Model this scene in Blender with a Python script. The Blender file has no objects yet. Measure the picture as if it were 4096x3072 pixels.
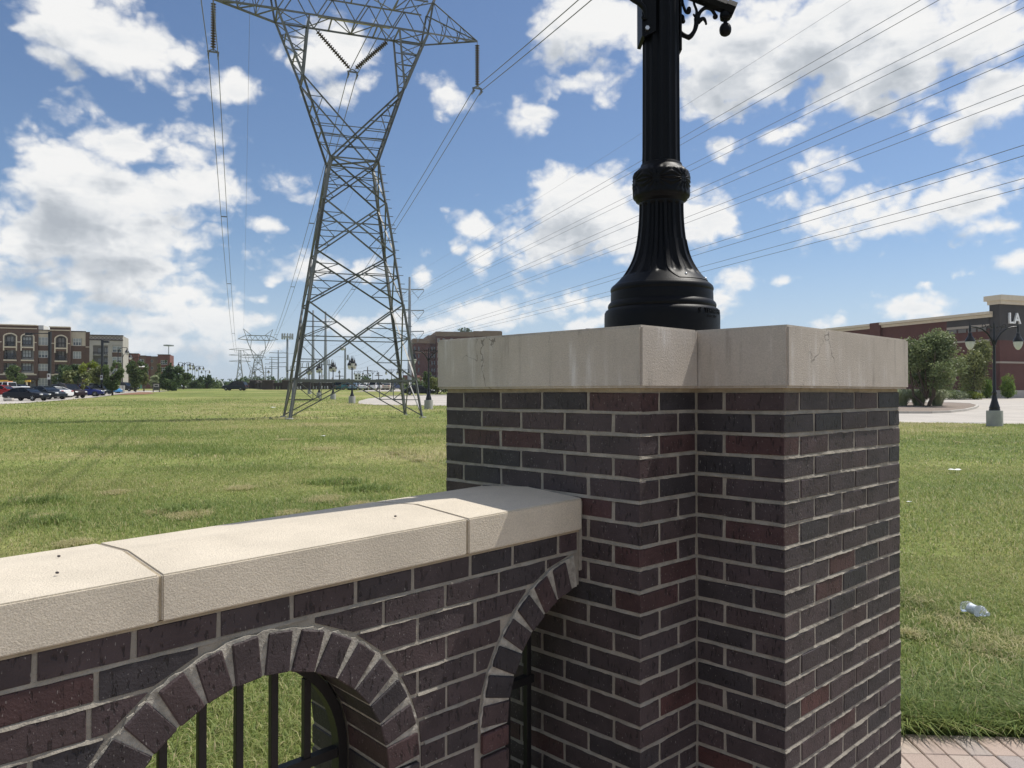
import bpy, bmesh, math, random
import numpy as np
from mathutils import Vector, Matrix, Euler

random.seed(7)
rng = np.random.default_rng(7)
S = bpy.context.scene
COL = S.collection
R = math.radians
EYE = 1.6

# ------------------------------------------------------------------ camera
cam_d = bpy.data.cameras.new('camera')
cam = bpy.data.objects.new('camera', cam_d)
COL.objects.link(cam)
cam.location = (0, 0, EYE)
cam.rotation_euler = (R(90) + math.atan(37 / 3150), 0, 0)
cam_d.sensor_fit = 'HORIZONTAL'
cam_d.sensor_width = 36.0
cam_d.lens = 36.0 * 3150 / 4096
cam_d.clip_start = 0.05
cam_d.clip_end = 6000
S.camera = cam

# ------------------------------------------------------------------ exposure
S.view_settings.view_transform = 'Standard'
S.view_settings.look = 'None'
S.view_settings.exposure = 0.0
S.view_settings.gamma = 1.0
S.view_settings.use_curve_mapping = False
S.cycles.max_bounces = 8
S.cycles.transparent_max_bounces = 8
S.cycles.use_denoising = True

# ------------------------------------------------------------------ sun
SUN = Vector((0.498, 0.262, 1.0)).normalized()
sd = bpy.data.lights.new('sun', 'SUN')
sd.energy = 4.7
sd.angle = R(0.53)
sd.color = (1.0, 0.955, 0.88)
so = bpy.data.objects.new('sun', sd)
COL.objects.link(so)
so.rotation_euler = SUN.to_track_quat('Z', 'Y').to_euler()
so.location = (20, 10, 40)


# ------------------------------------------------------------------ node helpers
class NT:
    """short-hand for building node trees"""
    def __init__(self, tree):
        self.t = tree

    def n(self, typ, **kw):
        nd = self.t.nodes.new(typ)
        for k, v in kw.items():
            if k.startswith('_'):
                nd.inputs[k[1:]].default_value = v
            else:
                setattr(nd, k, v)
        return nd

    def l(self, a, b):
        self.t.links.new(a, b)

    def put(self, sock, v):
        if hasattr(v, 'is_linked'):
            self.l(v, sock)
        else:
            sock.default_value = v

    def math(self, op, a, b=None, c=None, clamp=False):
        nd = self.n('ShaderNodeMath', operation=op, use_clamp=clamp)
        self.put(nd.inputs[0], a)
        if b is not None:
            self.put(nd.inputs[1], b)
        if c is not None:
            self.put(nd.inputs[2], c)
        return nd.outputs[0]

    def vec(self, op, a, b=None, c=None):
        nd = self.n('ShaderNodeVectorMath', operation=op)
        self.put(nd.inputs[0], a)
        if b is not None:
            self.put(nd.inputs[1], b)
        if c is not None:
            self.put(nd.inputs[2], c)
        return nd.outputs['Value'] if op in ('LENGTH', 'DOT_PRODUCT', 'DISTANCE') else nd.outputs[0]

    def noise(self, v, scale, detail=4, rough=.55, dist=0.0):
        nd = self.n('ShaderNodeTexNoise')
        nd.inputs['Scale'].default_value = scale
        nd.inputs['Detail'].default_value = detail
        nd.inputs['Roughness'].default_value = rough
        nd.inputs['Distortion'].default_value = dist
        if v is not None:
            self.l(v, nd.inputs['Vector'])
        return nd.outputs['Fac']

    def smooth(self, v, a, b, lo=0.0, hi=1.0, kind='SMOOTHSTEP'):
        nd = self.n('ShaderNodeMapRange', interpolation_type=kind)
        nd.inputs['From Min'].default_value = a
        nd.inputs['From Max'].default_value = b
        nd.inputs['To Min'].default_value = lo
        nd.inputs['To Max'].default_value = hi
        self.put(nd.inputs['Value'], v)
        return nd.outputs[0]

    def mix(self, f, a, b, mode='MIX'):
        nd = self.n('ShaderNodeMix', data_type='RGBA', blend_type=mode)
        self.put(nd.inputs[0], f)
        for s, v in ((nd.inputs[6], a), (nd.inputs[7], b)):
            if isinstance(v, tuple) and len(v) == 3:
                v = v + (1,)
            self.put(s, v)
        return nd.outputs[2]

    def ramp(self, f, stops, interp='LINEAR'):
        nd = self.n('ShaderNodeValToRGB')
        cr = nd.color_ramp
        cr.interpolation = interp
        while len(cr.elements) < len(stops):
            cr.elements.new(0.5)
        for e, (p, c) in zip(cr.elements, stops):
            e.position = p
            e.color = tuple(c) + (1,)
        self.l(f, nd.inputs[0])
        return nd.outputs[0]


# ------------------------------------------------------------------ world: sky and cumulus clouds
W = bpy.data.worlds.new('World')
S.world = W
W.use_nodes = True
W.node_tree.nodes.clear()
# cloud masses as (azimuth, elevation, half width, half height): written from photo measurements
BLOBS = [(180, 40, 235, 78), (240, 105, 170, 42), (400, 105, 50, 36), (510, 165, 66, 34), (115, 140, 60, 26), (290, 292, 220, 46),
         (400, 312, 140, 48), (110, 330, 130, 60), (200, 400, 240, 85), (410, 390, 130, 70), (90, 480, 130, 70), (250, 480, 220, 90),
         (600, 390, 56, 36), (556, 484, 42, 18), (120, 565, 90, 50), (270, 560, 200, 70), (60, 640, 110, 45), (240, 650, 230, 50), (430, 680, 150, 40),
         (585, 588, 24, 17), (558, 625, 26, 16), (735, 572, 115, 36), (900, 585, 32, 28), (720, 100, 95, 70), (740, 190, 60, 40), (940, 180, 85, 40),
         (1020, 492, 45, 24), (972, 540, 36, 22), (1030, 560, 40, 24), (900, 540, 18, 18),
         (1135, 235, 62, 56), (1235, 165, 90, 46), (1305, 218, 40, 30), (1250, 45, 120, 85), (1370, 60, 60, 70),
         (1200, 430, 120, 85), (1290, 470, 160, 95), (1180, 530, 100, 50), (1540, 480, 90, 66), (1350, 530, 120, 50),
         (1590, 120, 180, 110), (1740, 60, 210, 110), (1820, 190, 130, 60), (1960, 110, 150, 100), (2120, 60, 130, 110), (2150, 190, 130, 70), (2080, 265, 130, 28), (1870, 250, 60, 26),
         (1690, 285, 42, 22), (1575, 318, 38, 20), (1760, 372, 110, 30), (1790, 440, 170, 62), (1940, 470, 130, 52), (2130, 420, 120, 60), (2170, 500, 90, 40),
         (1605, 605, 50, 24), (1700, 600, 30, 10), (2000, 610, 30, 12), (2100, 600, 50, 20), (2185, 575, 50, 32),
         (1080, 668, 160, 30), (1250, 640, 80, 26), (960, 690, 70, 20), (1560, 650, 66, 26), (1760, 690, 120, 22), (1920, 665, 130, 30), (575, 672, 45, 22), (760, 700, 80, 22), (560, 740, 90, 18),
         (210, 600, 300, 75), (100, 520, 160, 60), (300, 690, 260, 40), (120, 715, 220, 40), (330, 745, 200, 34), (430, 400, 120, 40), (1010, 735, 120, 20), (1300, 690, 90, 22)]
BL = []
for (px, py, rx, ry) in BLOBS:
    a = math.atan((px - 1106) / 1701)
    e = math.atan((845 - py) / 1701 * math.cos(a))
    BL.append((a, e, rx / 1701 * math.cos(a) ** 2, ry / 1701 * math.cos(a)))

cg = bpy.data.node_groups.new('cloud_density', 'ShaderNodeTree')
cg.interface.new_socket('Direction', in_out='INPUT', socket_type='NodeSocketVector')
cg.interface.new_socket('Density', in_out='OUTPUT', socket_type='NodeSocketFloat')
N = NT(cg)
gi = N.n('NodeGroupInput')
go = N.n('NodeGroupOutput')
dirv = N.vec('NORMALIZE', gi.outputs[0])
sx = N.n('ShaderNodeSeparateXYZ')
N.l(dirv, sx.inputs[0])
az = N.math('ARCTAN2', sx.outputs[0], sx.outputs[1])
el = N.math('ARCSINE', sx.outputs[2])
cb = N.n('ShaderNodeCombineXYZ')
N.l(az, cb.inputs[0])
N.l(el, cb.inputs[1])
wn = N.n('ShaderNodeTexNoise')
wn.inputs['Scale'].default_value = 7
wn.inputs['Detail'].default_value = 3
N.l(dirv, wn.inputs['Vector'])
warp = N.vec('MULTIPLY', N.vec('SUBTRACT', wn.outputs['Color'], (.5, .5, .5)), (.10, .06, 0))
p = N.vec('ADD', cb.outputs[0], warp)
cur = None
for (a, e, ra, re) in BL:
    q = N.vec('MULTIPLY_ADD', p, (1 / ra, 1 / re, 0), (-a / ra, -e / re, 0))
    d = N.vec('LENGTH', q)
    d = N.math('MULTIPLY', N.math('SUBTRACT', d, 1.0), math.sqrt(min(ra, re) / .03) * .8)
    cur = d if cur is None else N.math('SMOOTH_MIN', cur, d, .25)
F = N.math('MINIMUM', N.math('MULTIPLY', cur, -1.0), .9)
gen = N.math('MULTIPLY', N.math('SUBTRACT', N.noise(N.vec('MULTIPLY', dirv, (1, 1, 2.2)), 3.2, 3, .5), .5), 5.0)
mask = N.math('MAXIMUM', N.smooth(N.math('ABSOLUTE', az), .60, .75), N.smooth(el, .46, .60))
F = N.math('ADD', N.math('MULTIPLY', F, N.math('SUBTRACT', 1.0, mask)), N.math('MULTIPLY', gen, mask))
vo = N.n('ShaderNodeTexVoronoi', feature='F1')
vo.inputs['Scale'].default_value = 15
vo.inputs['Detail'].default_value = 2.0
vo.inputs['Roughness'].default_value = .55
vo.inputs['Lacunarity'].default_value = 2.3
wv = N.n('ShaderNodeTexNoise')
wv.inputs['Scale'].default_value = 26
wv.inputs['Detail'].default_value = 5
N.l(dirv, wv.inputs['Vector'])
dv = N.vec('ADD', N.vec('MULTIPLY', dirv, (1, 1, 1.5)), N.vec('SCALE', N.vec('SUBTRACT', wv.outputs['Color'], (.5, .5, .5))))
dv.node.inputs[1].links[0].from_node.inputs['Scale'].default_value = .05
N.l(dv, vo.inputs['Vector'])
puff = N.math('SUBTRACT', .62, vo.outputs['Distance'])
fb = N.noise(N.vec('MULTIPLY', dirv, (1, 1, 1.7)), 8.0, 9, .56, .1)
fine = N.noise(N.vec('MULTIPLY', dirv, (1, 1, 1.6)), 42.0, 7, .62, .1)
den = N.math('ADD', N.math('MULTIPLY_ADD', F, 1.25, .36), N.math('ADD', N.math('MULTIPLY', puff, 1.0), N.math('ADD', N.math('MULTIPLY', N.math('SUBTRACT', fb, .5), 1.9), N.math('MULTIPLY', N.math('SUBTRACT', fine, .5), .55))))
N.l(den, go.inputs[0])

N = NT(W.node_tree)
out = N.n('ShaderNodeOutputWorld')
bg = N.n('ShaderNodeBackground')
bg.inputs['Strength'].default_value = 0.10
W.cycles.sampling_method = 'MANUAL'
W.cycles.sample_map_resolution = 256
N.l(bg.outputs[0], out.inputs[0])
sky = N.n('ShaderNodeTexSky', sky_type='NISHITA')
sky.sun_disc = False
sky.sun_elevation = math.asin(SUN.z)
sky.sun_rotation = math.atan2(SUN.x, SUN.y)
sky.altitude = 150
sky.air_density = 1.0
sky.dust_density = .6
sky.ozone_density = 2.2
tc = N.n('ShaderNodeTexCoord')
dirn = tc.outputs['Generated']


def dens(v):
    g = N.n('ShaderNodeGroup')
    g.node_tree = cg
    N.l(v, g.inputs[0])
    return g.outputs[0]


d0 = dens(dirn)
d1 = dens(N.vec('ADD', dirn, (.020, -.004, .042)))
sxw = N.n('ShaderNodeSeparateXYZ')
N.l(dirn, sxw.inputs[0])
alpha = N.smooth(d0, -.10, .62)
above = N.math('MULTIPLY', sxw.outputs[2], 1.0)
alpha = N.math('MULTIPLY', alpha, N.smooth(above, -.01, .03))
lay = N.noise(N.vec('MULTIPLY', dirn, (1, 1, 4.2)), 7.5, 6, .58, .2)
shade = N.math('ADD', N.math('MULTIPLY', N.smooth(d1, .05, 1.7), .82), N.math('MULTIPLY', N.math('MULTIPLY', N.math('SUBTRACT', lay, .47), 1.6), N.smooth(d0, .4, 1.1)), clamp=True)
ccol = N.ramp(shade, [(0.0, (9.4, 9.35, 9.2)), (.20, (8.5, 8.6, 8.65)), (.45, (6.9, 7.15, 7.45)), (.75, (5.4, 5.75, 6.15)), (1.0, (4.5, 4.85, 5.3))])
skyc = N.mix(1.0, sky.outputs[0], (.94, 1.0, 1.09), 'MULTIPLY')
hz = N.smooth(above, 0.0, .20, .62, 0.0)
skyh = N.mix(hz, skyc, (5.5, 6.6, 8.5))
fincol = N.mix(N.math('MULTIPLY', alpha, N.smooth(above, 0.0, .12, .55, .97)), skyh, ccol)
N.l(fincol, bg.inputs['Color'])


# ------------------------------------------------------------------ materials
def mat(name, col, rough=.8, var=.0, vscale=4.0, bump=0.0, bscale=60.0, metal=0.0, spec=.5, rnd=None, stretch=(1, 1, 1), coord='Object', det=5):
    """principled material: base colour with large-scale variation, fine bump, optional per-object colours"""
    m = bpy.data.materials.new(name)
    m.use_nodes = True
    t = NT(m.node_tree)
    b = m.node_tree.nodes['Principled BSDF']
    b.inputs['Roughness'].default_value = rough
    b.inputs['Metallic'].default_value = metal
    b.inputs['Specular IOR Level'].default_value = spec
    c = tuple(col)
    tcn = t.n('ShaderNodeTexCoord')
    v = tcn.outputs[coord]
    oi = None
    if rnd:
        oi = t.n('ShaderNodeObjectInfo')
        base = t.ramp(oi.outputs['Random'], rnd, 'LINEAR')
        off = t.vec('SCALE', (37.0, 17.0, 53.0))
        nd = off.node
        t.l(oi.outputs['Random'], nd.inputs['Scale'])
        v = t.vec('ADD', v, off)
    else:
        base = None
    v = t.vec('MULTIPLY', v, stretch)
    if var:
        f = t.noise(v, vscale, det, .6)
        f = t.smooth(f, .3, .7, 1 - var, 1 + var, 'LINEAR')
        vm = t.n('ShaderNodeVectorMath', operation='SCALE')
        if base is not None:
            t.l(base, vm.inputs[0])
        else:
            vm.inputs[0].default_value = c
        t.l(f, vm.inputs['Scale'])
        t.l(vm.outputs[0], b.inputs['Base Color'])
    elif base is not None:
        t.l(base, b.inputs['Base Color'])
    else:
        b.inputs['Base Color'].default_value = c + (1,)
    if bump:
        bn = t.n('ShaderNodeBump')
        bn.inputs['Strength'].default_value = 1.0
        bn.inputs['Distance'].default_value = bump
        t.l(t.noise(v, bscale, 4, .6), bn.inputs['Height'])
        t.l(bn.outputs[0], b.inputs['Normal'])
    return m


# ------------------------------------------------------------------ mesh helpers
class MB:
    """collects shapes, then links them as ONE mesh object"""
    def __init__(self):
        self.v, self.f, self.m = [], [], []
        self.mi = 0

    def add(self, vs, fs):
        o = len(self.v)
        self.v += [tuple(x) for x in vs]
        for f in fs:
            self.f.append([i + o for i in f])
            self.m.append(self.mi)

    def box(self, x0, x1, y0, y1, z0, z1):
        vs = [(x, y, z) for z in (z0, z1) for y in (y0, y1) for x in (x0, x1)]
        self.add(vs, [(0, 2, 3, 1), (4, 5, 7, 6), (0, 1, 5, 4), (2, 6, 7, 3), (0, 4, 6, 2), (1, 3, 7, 5)])
        return self

    def bbox(self, x0, x1, y0, y1, z0, z1, b):
        """box with bevelled edges (chamfer b)"""
        vs, idx = [], {}
        for sx in (0, 1):
            for sy in (0, 1):
                for sz in (0, 1):
                    X, Y, Z = (x0, x1)[sx], (y0, y1)[sy], (z0, z1)[sz]
                    bx, by, bz = (b, -b)[sx], (b, -b)[sy], (b, -b)[sz]
                    for k, pt in enumerate(((X, Y + by, Z + bz), (X + bx, Y, Z + bz), (X + bx, Y + by, Z))):
                        idx[(sx, sy, sz, k)] = len(vs)
                        vs.append(pt)
        I = lambda a, b_, c, k: idx[(a, b_, c, k)]
        fs = []
        for s in (0, 1):
            q = [I(s, 0, 0, 0), I(s, 1, 0, 0), I(s, 1, 1, 0), I(s, 0, 1, 0)]
            fs.append(q if s else q[::-1])
            q = [I(0, s, 0, 1), I(1, s, 0, 1), I(1, s, 1, 1), I(0, s, 1, 1)]
            fs.append(q[::-1] if s else q)
            q = [I(0, 0, s, 2), I(1, 0, s, 2), I(1, 1, s, 2), I(0, 1, s, 2)]
            fs.append(q if s else q[::-1])
        for a in (0, 1):
            for c in (0, 1):
                fs.append([I(a, c, 0, 0), I(a, c, 0, 1), I(a, c, 1, 1), I(a, c, 1, 0)])
                fs.append([I(a, 0, c, 0), I(a, 0, c, 2), I(a, 1, c, 2), I(a, 1, c, 0)])
                fs.append([I(0, a, c, 1), I(0, a, c, 2), I(1, a, c, 2), I(1, a, c, 1)])
                for e in (0, 1):
                    fs.append([I(a, c, e, 0), I(a, c, e, 1), I(a, c, e, 2)])
        self.add(vs, fs)
        return self

    def prism(self, poly, a0, a1, axis='z'):
        """polygon (list of 2D points) extruded between a0 and a1 along an axis"""
        n = len(poly)
        def pt(p, a):
            return {'z': (p[0], p[1], a), 'y': (p[0], a, p[1]), 'x': (a, p[0], p[1])}[axis]
        vs = [pt(p, a0) for p in poly] + [pt(p, a1) for p in poly]
        fs = [list(range(n))[::-1], list(range(n, 2 * n))] + [(i, (i + 1) % n, n + (i + 1) % n, n + i) for i in range(n)]
        self.add(vs, fs)
        return self

    def bar(self, p, q, w, h=None, up=(0, 0, 1)):
        p, q = Vector(p), Vector(q)
        h = h or w
        d = (q - p)
        if d.length < 1e-6:
            return self
        d.normalize()
        u = Vector(up)
        s = d.cross(u)
        if s.length < 1e-3:
            s = d.cross(Vector((1, 0, 0)))
        s.normalize()
        t = s.cross(d)
        vs = [c + s * (w / 2 * i) + t * (h / 2 * j) for c in (p, q) for i, j in ((-1, -1), (1, -1), (1, 1), (-1, 1))]
        self.add(vs, [(0, 1, 2, 3), (7, 6, 5, 4), (0, 4, 5, 1), (1, 5, 6, 2), (2, 6, 7, 3), (3, 7, 4, 0)])
        return self

    def angle(self, p, q, w, up=(0, 0, 1), flip=1):
        """steel angle section between two points"""
        p, q = Vector(p), Vector(q)
        d = (q - p).normalized()
        s = d.cross(Vector(up))
        if s.length < 1e-3:
            s = d.cross(Vector((1, 0, 0)))
        s.normalize()
        s *= flip
        t = s.cross(d)
        k = w * .16
        prof = [(0, 0), (w, 0), (w, k), (k, k), (k, w), (0, w)]
        vs = [c + s * (a - w / 3) + t * (b - w / 3) for c in (p, q) for a, b in prof]
        self.add(vs, [list(range(6)), list(range(6, 12))[::-1]] + [(i, i + 6, (i + 1) % 6 + 6, (i + 1) % 6) for i in range(6)])
        return self

    def tube(self, pts, rad, n=8, cap=True):
        pts = [Vector(p) for p in pts]
        if not isinstance(rad, (list, tuple)):
            rad = [rad] * len(pts)
        vs, fs = [], []
        prev = None
        for i, p in enumerate(pts):
            d = (pts[min(i + 1, len(pts) - 1)] - pts[max(i - 1, 0)]).normalized()
            ref = prev if prev is not None else (Vector((0, 0, 1)) if abs(d.z) < .9 else Vector((1, 0, 0)))
            s = d.cross(ref).normalized()
            t = s.cross(d).normalized()
            prev = t
            for k in range(n):
                a = 2 * math.pi * k / n
                vs.append(p + (s * math.cos(a) + t * math.sin(a)) * rad[i])
        for i in range(len(pts) - 1):
            for k in range(n):
                a, b = i * n + k, i * n + (k + 1) % n
                fs.append((a, b, b + n, a + n))
        if cap:
            fs.append(list(range(n))[::-1])
            fs.append([len(vs) - n + k for k in range(n)])
        self.add(vs, fs)
        return self

    def lathe(self, prof, n=24, c=(0, 0, 0), axis='z', mod=None):
        """profile [(r, z)] turned about an axis; mod(r, z, angle) may change the radius"""
        vs, fs = [], []
        for (r, z) in prof:
            for k in range(n):
                a = 2 * math.pi * k / n
                rr = mod(r, z, a) if mod else r
                x, y = rr * math.cos(a), rr * math.sin(a)
                v = {'z': (x, y, z), 'y': (x, z, y), 'x': (z, x, y)}[axis]
                vs.append((v[0] + c[0], v[1] + c[1], v[2] + c[2]))
        for i in range(len(prof) - 1):
            for k in range(n):
                a, b = i * n + k, i * n + (k + 1) % n
                fs.append((a, b, b + n, a + n))
        fs.append(list(range(n))[::-1])
        fs.append([len(vs) - n + k for k in range(n)])
        self.add(vs, fs)
        return self

    def ball(self, c, r, n=12, sz=1.0):
        m = n // 2
        prof = [(max(r * math.sin(math.pi * i / m), r * .01), -r * sz * math.cos(math.pi * i / m)) for i in range(m + 1)]
        return self.lathe(prof, n, c)

    def loft(self, secs, cap=True):
        n = len(secs[0])
        vs = [p for s in secs for p in s]
        fs = []
        for i in range(len(secs) - 1):
            for k in range(n):
                a, b = i * n + k, i * n + (k + 1) % n
                fs.append((a, b, b + n, a + n))
        if cap:
            fs.append(list(range(n))[::-1])
            fs.append([len(vs) - n + k for k in range(n)])
        self.add(vs, fs)
        return self

    def mesh(self, name, mats, smooth=None):
        me = bpy.data.meshes.new(name)
        me.from_pydata([tuple(x) for x in self.v], [], self.f)
        for m in (mats if isinstance(mats, (list, tuple)) else [mats]):
            me.materials.append(m)
        if any(self.m):
            me.polygons.foreach_set('material_index', self.m)
        me.validate()
        bm = bmesh.new()
        bm.from_mesh(me)
        bmesh.ops.recalc_face_normals(bm, faces=bm.faces)
        bm.to_mesh(me)
        bm.free()
        if smooth:
            me.polygons.foreach_set('use_smooth', [True] * len(me.polygons))
            try:
                me.set_sharp_from_angle(angle=R(smooth))
            except Exception:
                pass
        return me

    def build(self, name, mats, parent=None, smooth=None, **kw):
        return link(name, self.mesh(name, mats, smooth), parent, **kw)


def link(name, me, parent=None, loc=None, rot=None, label=None, cat=None, group=None, kind=None):
    o = bpy.data.objects.new(name, me)
    COL.objects.link(o)
    if parent is not None:
        o.parent = parent
    if loc is not None:
        o.location = loc
    if rot is not None:
        o.rotation_euler = rot
    tag(o, label, cat, group, kind)
    return o


def tag(o, label=None, cat=None, group=None, kind=None):
    if label:
        o['label'] = label
    if cat:
        o['category'] = cat
    if group:
        o['group'] = group
    if kind:
        o['kind'] = kind
    return o


def thing(name, label, cat, loc=(0, 0, 0), rz=0.0, group=None):
    o = bpy.data.objects.new(name, None)
    COL.objects.link(o)
    o.empty_display_size = .2
    o.location = loc
    o.rotation_euler = (0, 0, rz)
    return tag(o, label, cat, group)


def copy_tree(o, loc=None, rz=None, label=None, scale=None):
    def rec(src, par):
        c = src.copy()
        COL.objects.link(c)
        if par is not None:
            c.parent = par
        for ch in src.children:
            rec(ch, c)
        return c
    c = rec(o, None)
    if loc is not None:
        c.location = loc
    if rz is not None:
        c.rotation_euler = (0, 0, rz)
    if scale is not None:
        c.scale = (scale,) * 3
    if label:
        c['label'] = label
    return c


# ------------------------------------------------------------------ terrain
def G(y):
    """height of the ground at distance y: the field rises gently to a crest, then falls away"""
    y = np.asarray(y, dtype=float)
    a = .0075 * np.clip(y, 0, 185) + 3.8e-5 * np.clip(y, 0, 185) ** 2
    t = np.clip((y - 190) / 90, 0, 1)
    return a * (1 - .8 * t * t * (3 - 2 * t))


def g(y):
    return float(G(y))


def hash2(ix, iy, seed):
    h = (ix.astype(np.int64) * 374761393 + iy.astype(np.int64) * 668265263 + seed * 974711) & 0x7fffffff
    h = ((h ^ (h >> 13)) * 1274126177) & 0x7fffffff
    return ((h ^ (h >> 16)) & 0xffff) / 65535.0


def vnoise(x, y, scale, seed=0, octs=3):
    """value noise for numpy arrays, 0..1"""
    tot, amp, norm = 0, 1.0, 0
    for o in range(octs):
        X, Y = x / scale * 2 ** o, y / scale * 2 ** o
        ix, iy = np.floor(X), np.floor(Y)
        fx, fy = X - ix, Y - iy
        fx, fy = fx * fx * (3 - 2 * fx), fy * fy * (3 - 2 * fy)
        s = seed * 17 + o
        a = hash2(ix, iy, s) * (1 - fx) + hash2(ix + 1, iy, s) * fx
        b = hash2(ix, iy + 1, s) * (1 - fx) + hash2(ix + 1, iy + 1, s) * fx
        tot = tot + amp * (a * (1 - fy) + b * fy)
        norm += amp
        amp *= .5
    return tot / norm


def ray(px, Y):
    """world X of picture column px (2212 wide photo copy) at distance Y"""
    return (px - 1106) / 1701 * Y


def hgt(py, Y):
    return EYE + (845 - py) / 1701 * Y


def inside(x, y, poly):
    r = np.zeros(x.shape, bool)
    n = len(poly)
    for i in range(n):
        x0, y0 = poly[i]
        x1, y1 = poly[(i + 1) % n]
        c = ((y0 > y) != (y1 > y)) & (x < (x1 - x0) * (y - y0) / (y1 - y0 + 1e-12) + x0)
        r ^= c
    return r


# ------------------------------------------------------------------ shared materials
BRICKS = [(0, (0.0370, 0.0336, 0.0381)), (.18, (0.0482, 0.0392, 0.0426)), (.34, (0.0627, 0.0459, 0.0482)), (.5, (0.0560, 0.0426, 0.0459)),
          (.66, (0.0706, 0.0482, 0.0493)), (.80, (0.0605, 0.0459, 0.0493)), (.90, (0.0694, 0.0426, 0.0437)), (.965, (0.0739, 0.0370, 0.0370)), (1, (0.0829, 0.0336, 0.0314))]
M = {}


def brick_material():
    m = bpy.data.materials.new('clinker_brick')
    m.use_nodes = True
    t = NT(m.node_tree)
    b = m.node_tree.nodes['Principled BSDF']
    b.inputs['Roughness'].default_value = .62
    b.inputs['Specular IOR Level'].default_value = .35
    oi = t.n('ShaderNodeObjectInfo')
    tcn = t.n('ShaderNodeTexCoord')
    off = t.vec('SCALE', (31.0, 47.0, 23.0))
    t.l(oi.outputs['Random'], off.node.inputs['Scale'])
    v = t.vec('ADD', tcn.outputs['Object'], off)
    base = t.ramp(oi.outputs['Random'], BRICKS)
    blot = t.smooth(t.noise(v, 9, 5, .6), .28, .72, .62, 1.18, 'LINEAR')
    sc = t.vec('SCALE', base)
    t.l(blot, sc.node.inputs['Scale'])
    # wire-cut drag marks: short dark vertical gouges
    vs = t.vec('MULTIPLY', v, (120, 120, 34))
    vo = t.noise(vs, 1.0, 2, .5)
    gouge = t.smooth(vo, .58, .66)
    big = t.smooth(t.noise(v, 24, 2, .5), .40, .58)
    gouge = t.math('MULTIPLY', gouge, big)
    c1 = t.mix(t.math('MULTIPLY', gouge, .62), sc, (.009, .008, .008))
    # pale lime specks
    sp = t.smooth(t.noise(t.vec('MULTIPLY', v, (260, 260, 110)), 1.0, 1, .5), .70, .77)
    c2 = t.mix(t.math('MULTIPLY', sp, .34), c1, (.50, .48, .44))
    t.l(c2, b.inputs['Base Color'])
    bn = t.n('ShaderNodeBump')
    bn.inputs['Distance'].default_value = .0022
    bn.inputs['Strength'].default_value = .9
    hh = t.math('SUBTRACT', t.noise(v, 160, 4, .6), t.math('MULTIPLY', gouge, 1.3))
    t.l(hh, bn.inputs['Height'])
    t.l(bn.outputs[0], b.inputs['Normal'])
    return m


def stone_material(name, col, grain=1.0, stains=True):
    m = bpy.data.materials.new(name)
    m.use_nodes = True
    t = NT(m.node_tree)
    b = m.node_tree.nodes['Principled BSDF']
    b.inputs['Roughness'].default_value = .9
    b.inputs['Specular IOR Level'].default_value = .2
    tcn = t.n('ShaderNodeTexCoord')
    v = tcn.outputs['Object']
    f = t.smooth(t.noise(v, 5, 5, .6), .3, .7, .90, 1.08, 'LINEAR')
    sand = t.smooth(t.noise(v, 300, 3, .8), .3, .7, .80, 1.15, 'LINEAR')
    sc = t.n('ShaderNodeVectorMath', operation='SCALE')
    sc.inputs[0].default_value = col
    t.l(t.math('MULTIPLY', f, sand), sc.inputs['Scale'])
    c = sc.outputs[0]
    if stains:
        streak = t.noise(t.vec('MULTIPLY', v, (26, 26, 2.2)), 1.0, 5, .65)
        patch = t.noise(v, 3.2, 3, .55)
        lime = t.math('MULTIPLY', t.smooth(streak, .50, .72), t.smooth(patch, .46, .66))
        c = t.mix(t.math('MULTIPLY', lime, .62), c, (.74, .72, .70))
        dirt = t.math('MULTIPLY', t.smooth(streak, .50, .30), t.smooth(patch, .56, .36))
        c = t.mix(t.math('MULTIPLY', dirt, .52), c, (.17, .15, .13))
        # hairline cracks
        wv = t.n('ShaderNodeTexNoise')
        wv.inputs['Scale'].default_value = 9
        wv.inputs['Detail'].default_value = 5
        t.l(v, wv.inputs['Vector'])
        vv = t.vec('ADD', t.vec('MULTIPLY', v, (1, 1, .45)), t.vec('SCALE', t.vec('SUBTRACT', wv.outputs['Color'], (.5, .5, .5))))
        vv.node.inputs[1].links[0].from_node.inputs['Scale'].default_value = .11
        vo = t.n('ShaderNodeTexVoronoi', feature='DISTANCE_TO_EDGE')
        vo.inputs['Scale'].default_value = 3.1
        t.l(vv, vo.inputs['Vector'])
        crack = t.math('MULTIPLY', t.smooth(vo.outputs['Distance'], .0055, .0015), t.smooth(t.noise(v, 3.7, 2, .5), .50, .60))
        c = t.mix(t.math('MULTIPLY', crack, .6), c, (.05, .042, .035))
    t.l(c, b.inputs['Base Color'])
    bn = t.n('ShaderNodeBump')
    bn.inputs['Distance'].default_value = .0022 * grain
    t.l(t.noise(v, 230, 4, .65), bn.inputs['Height'])
    t.l(bn.outputs[0], b.inputs['Normal'])
    return m


M['brick'] = brick_material()
M['mortar'] = mat('mortar', (.30, .272, .23), .95, .22, 16, .0035, 140, spec=.15)
M['mortar_ring'] = mat('ring_mortar', (.36, .335, .29), .95, .35, 40, .004, 160, spec=.15)
M['mortar_lt'] = mat('buff_mortar', (.36, .30, .215), .95, .20, 22, .003, 120, spec=.15)
M['cap'] = stone_material('weathered_cast_stone', (.49, .437, .38))
M['coping'] = stone_material('cast_stone_coping', (.625, .555, .45), 1.3, False)
M['black'] = mat('black_enamel', (.0022, .0026, .004), .47, .25, 9, .0004, 220, spec=.16)
M['iron'] = mat('black_iron', (.005, .005, .006), .55, .3, 14, .0006, 150)
M['silver'] = mat('bolt_steel', (.55, .56, .57), .35, metal=.9)

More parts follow.
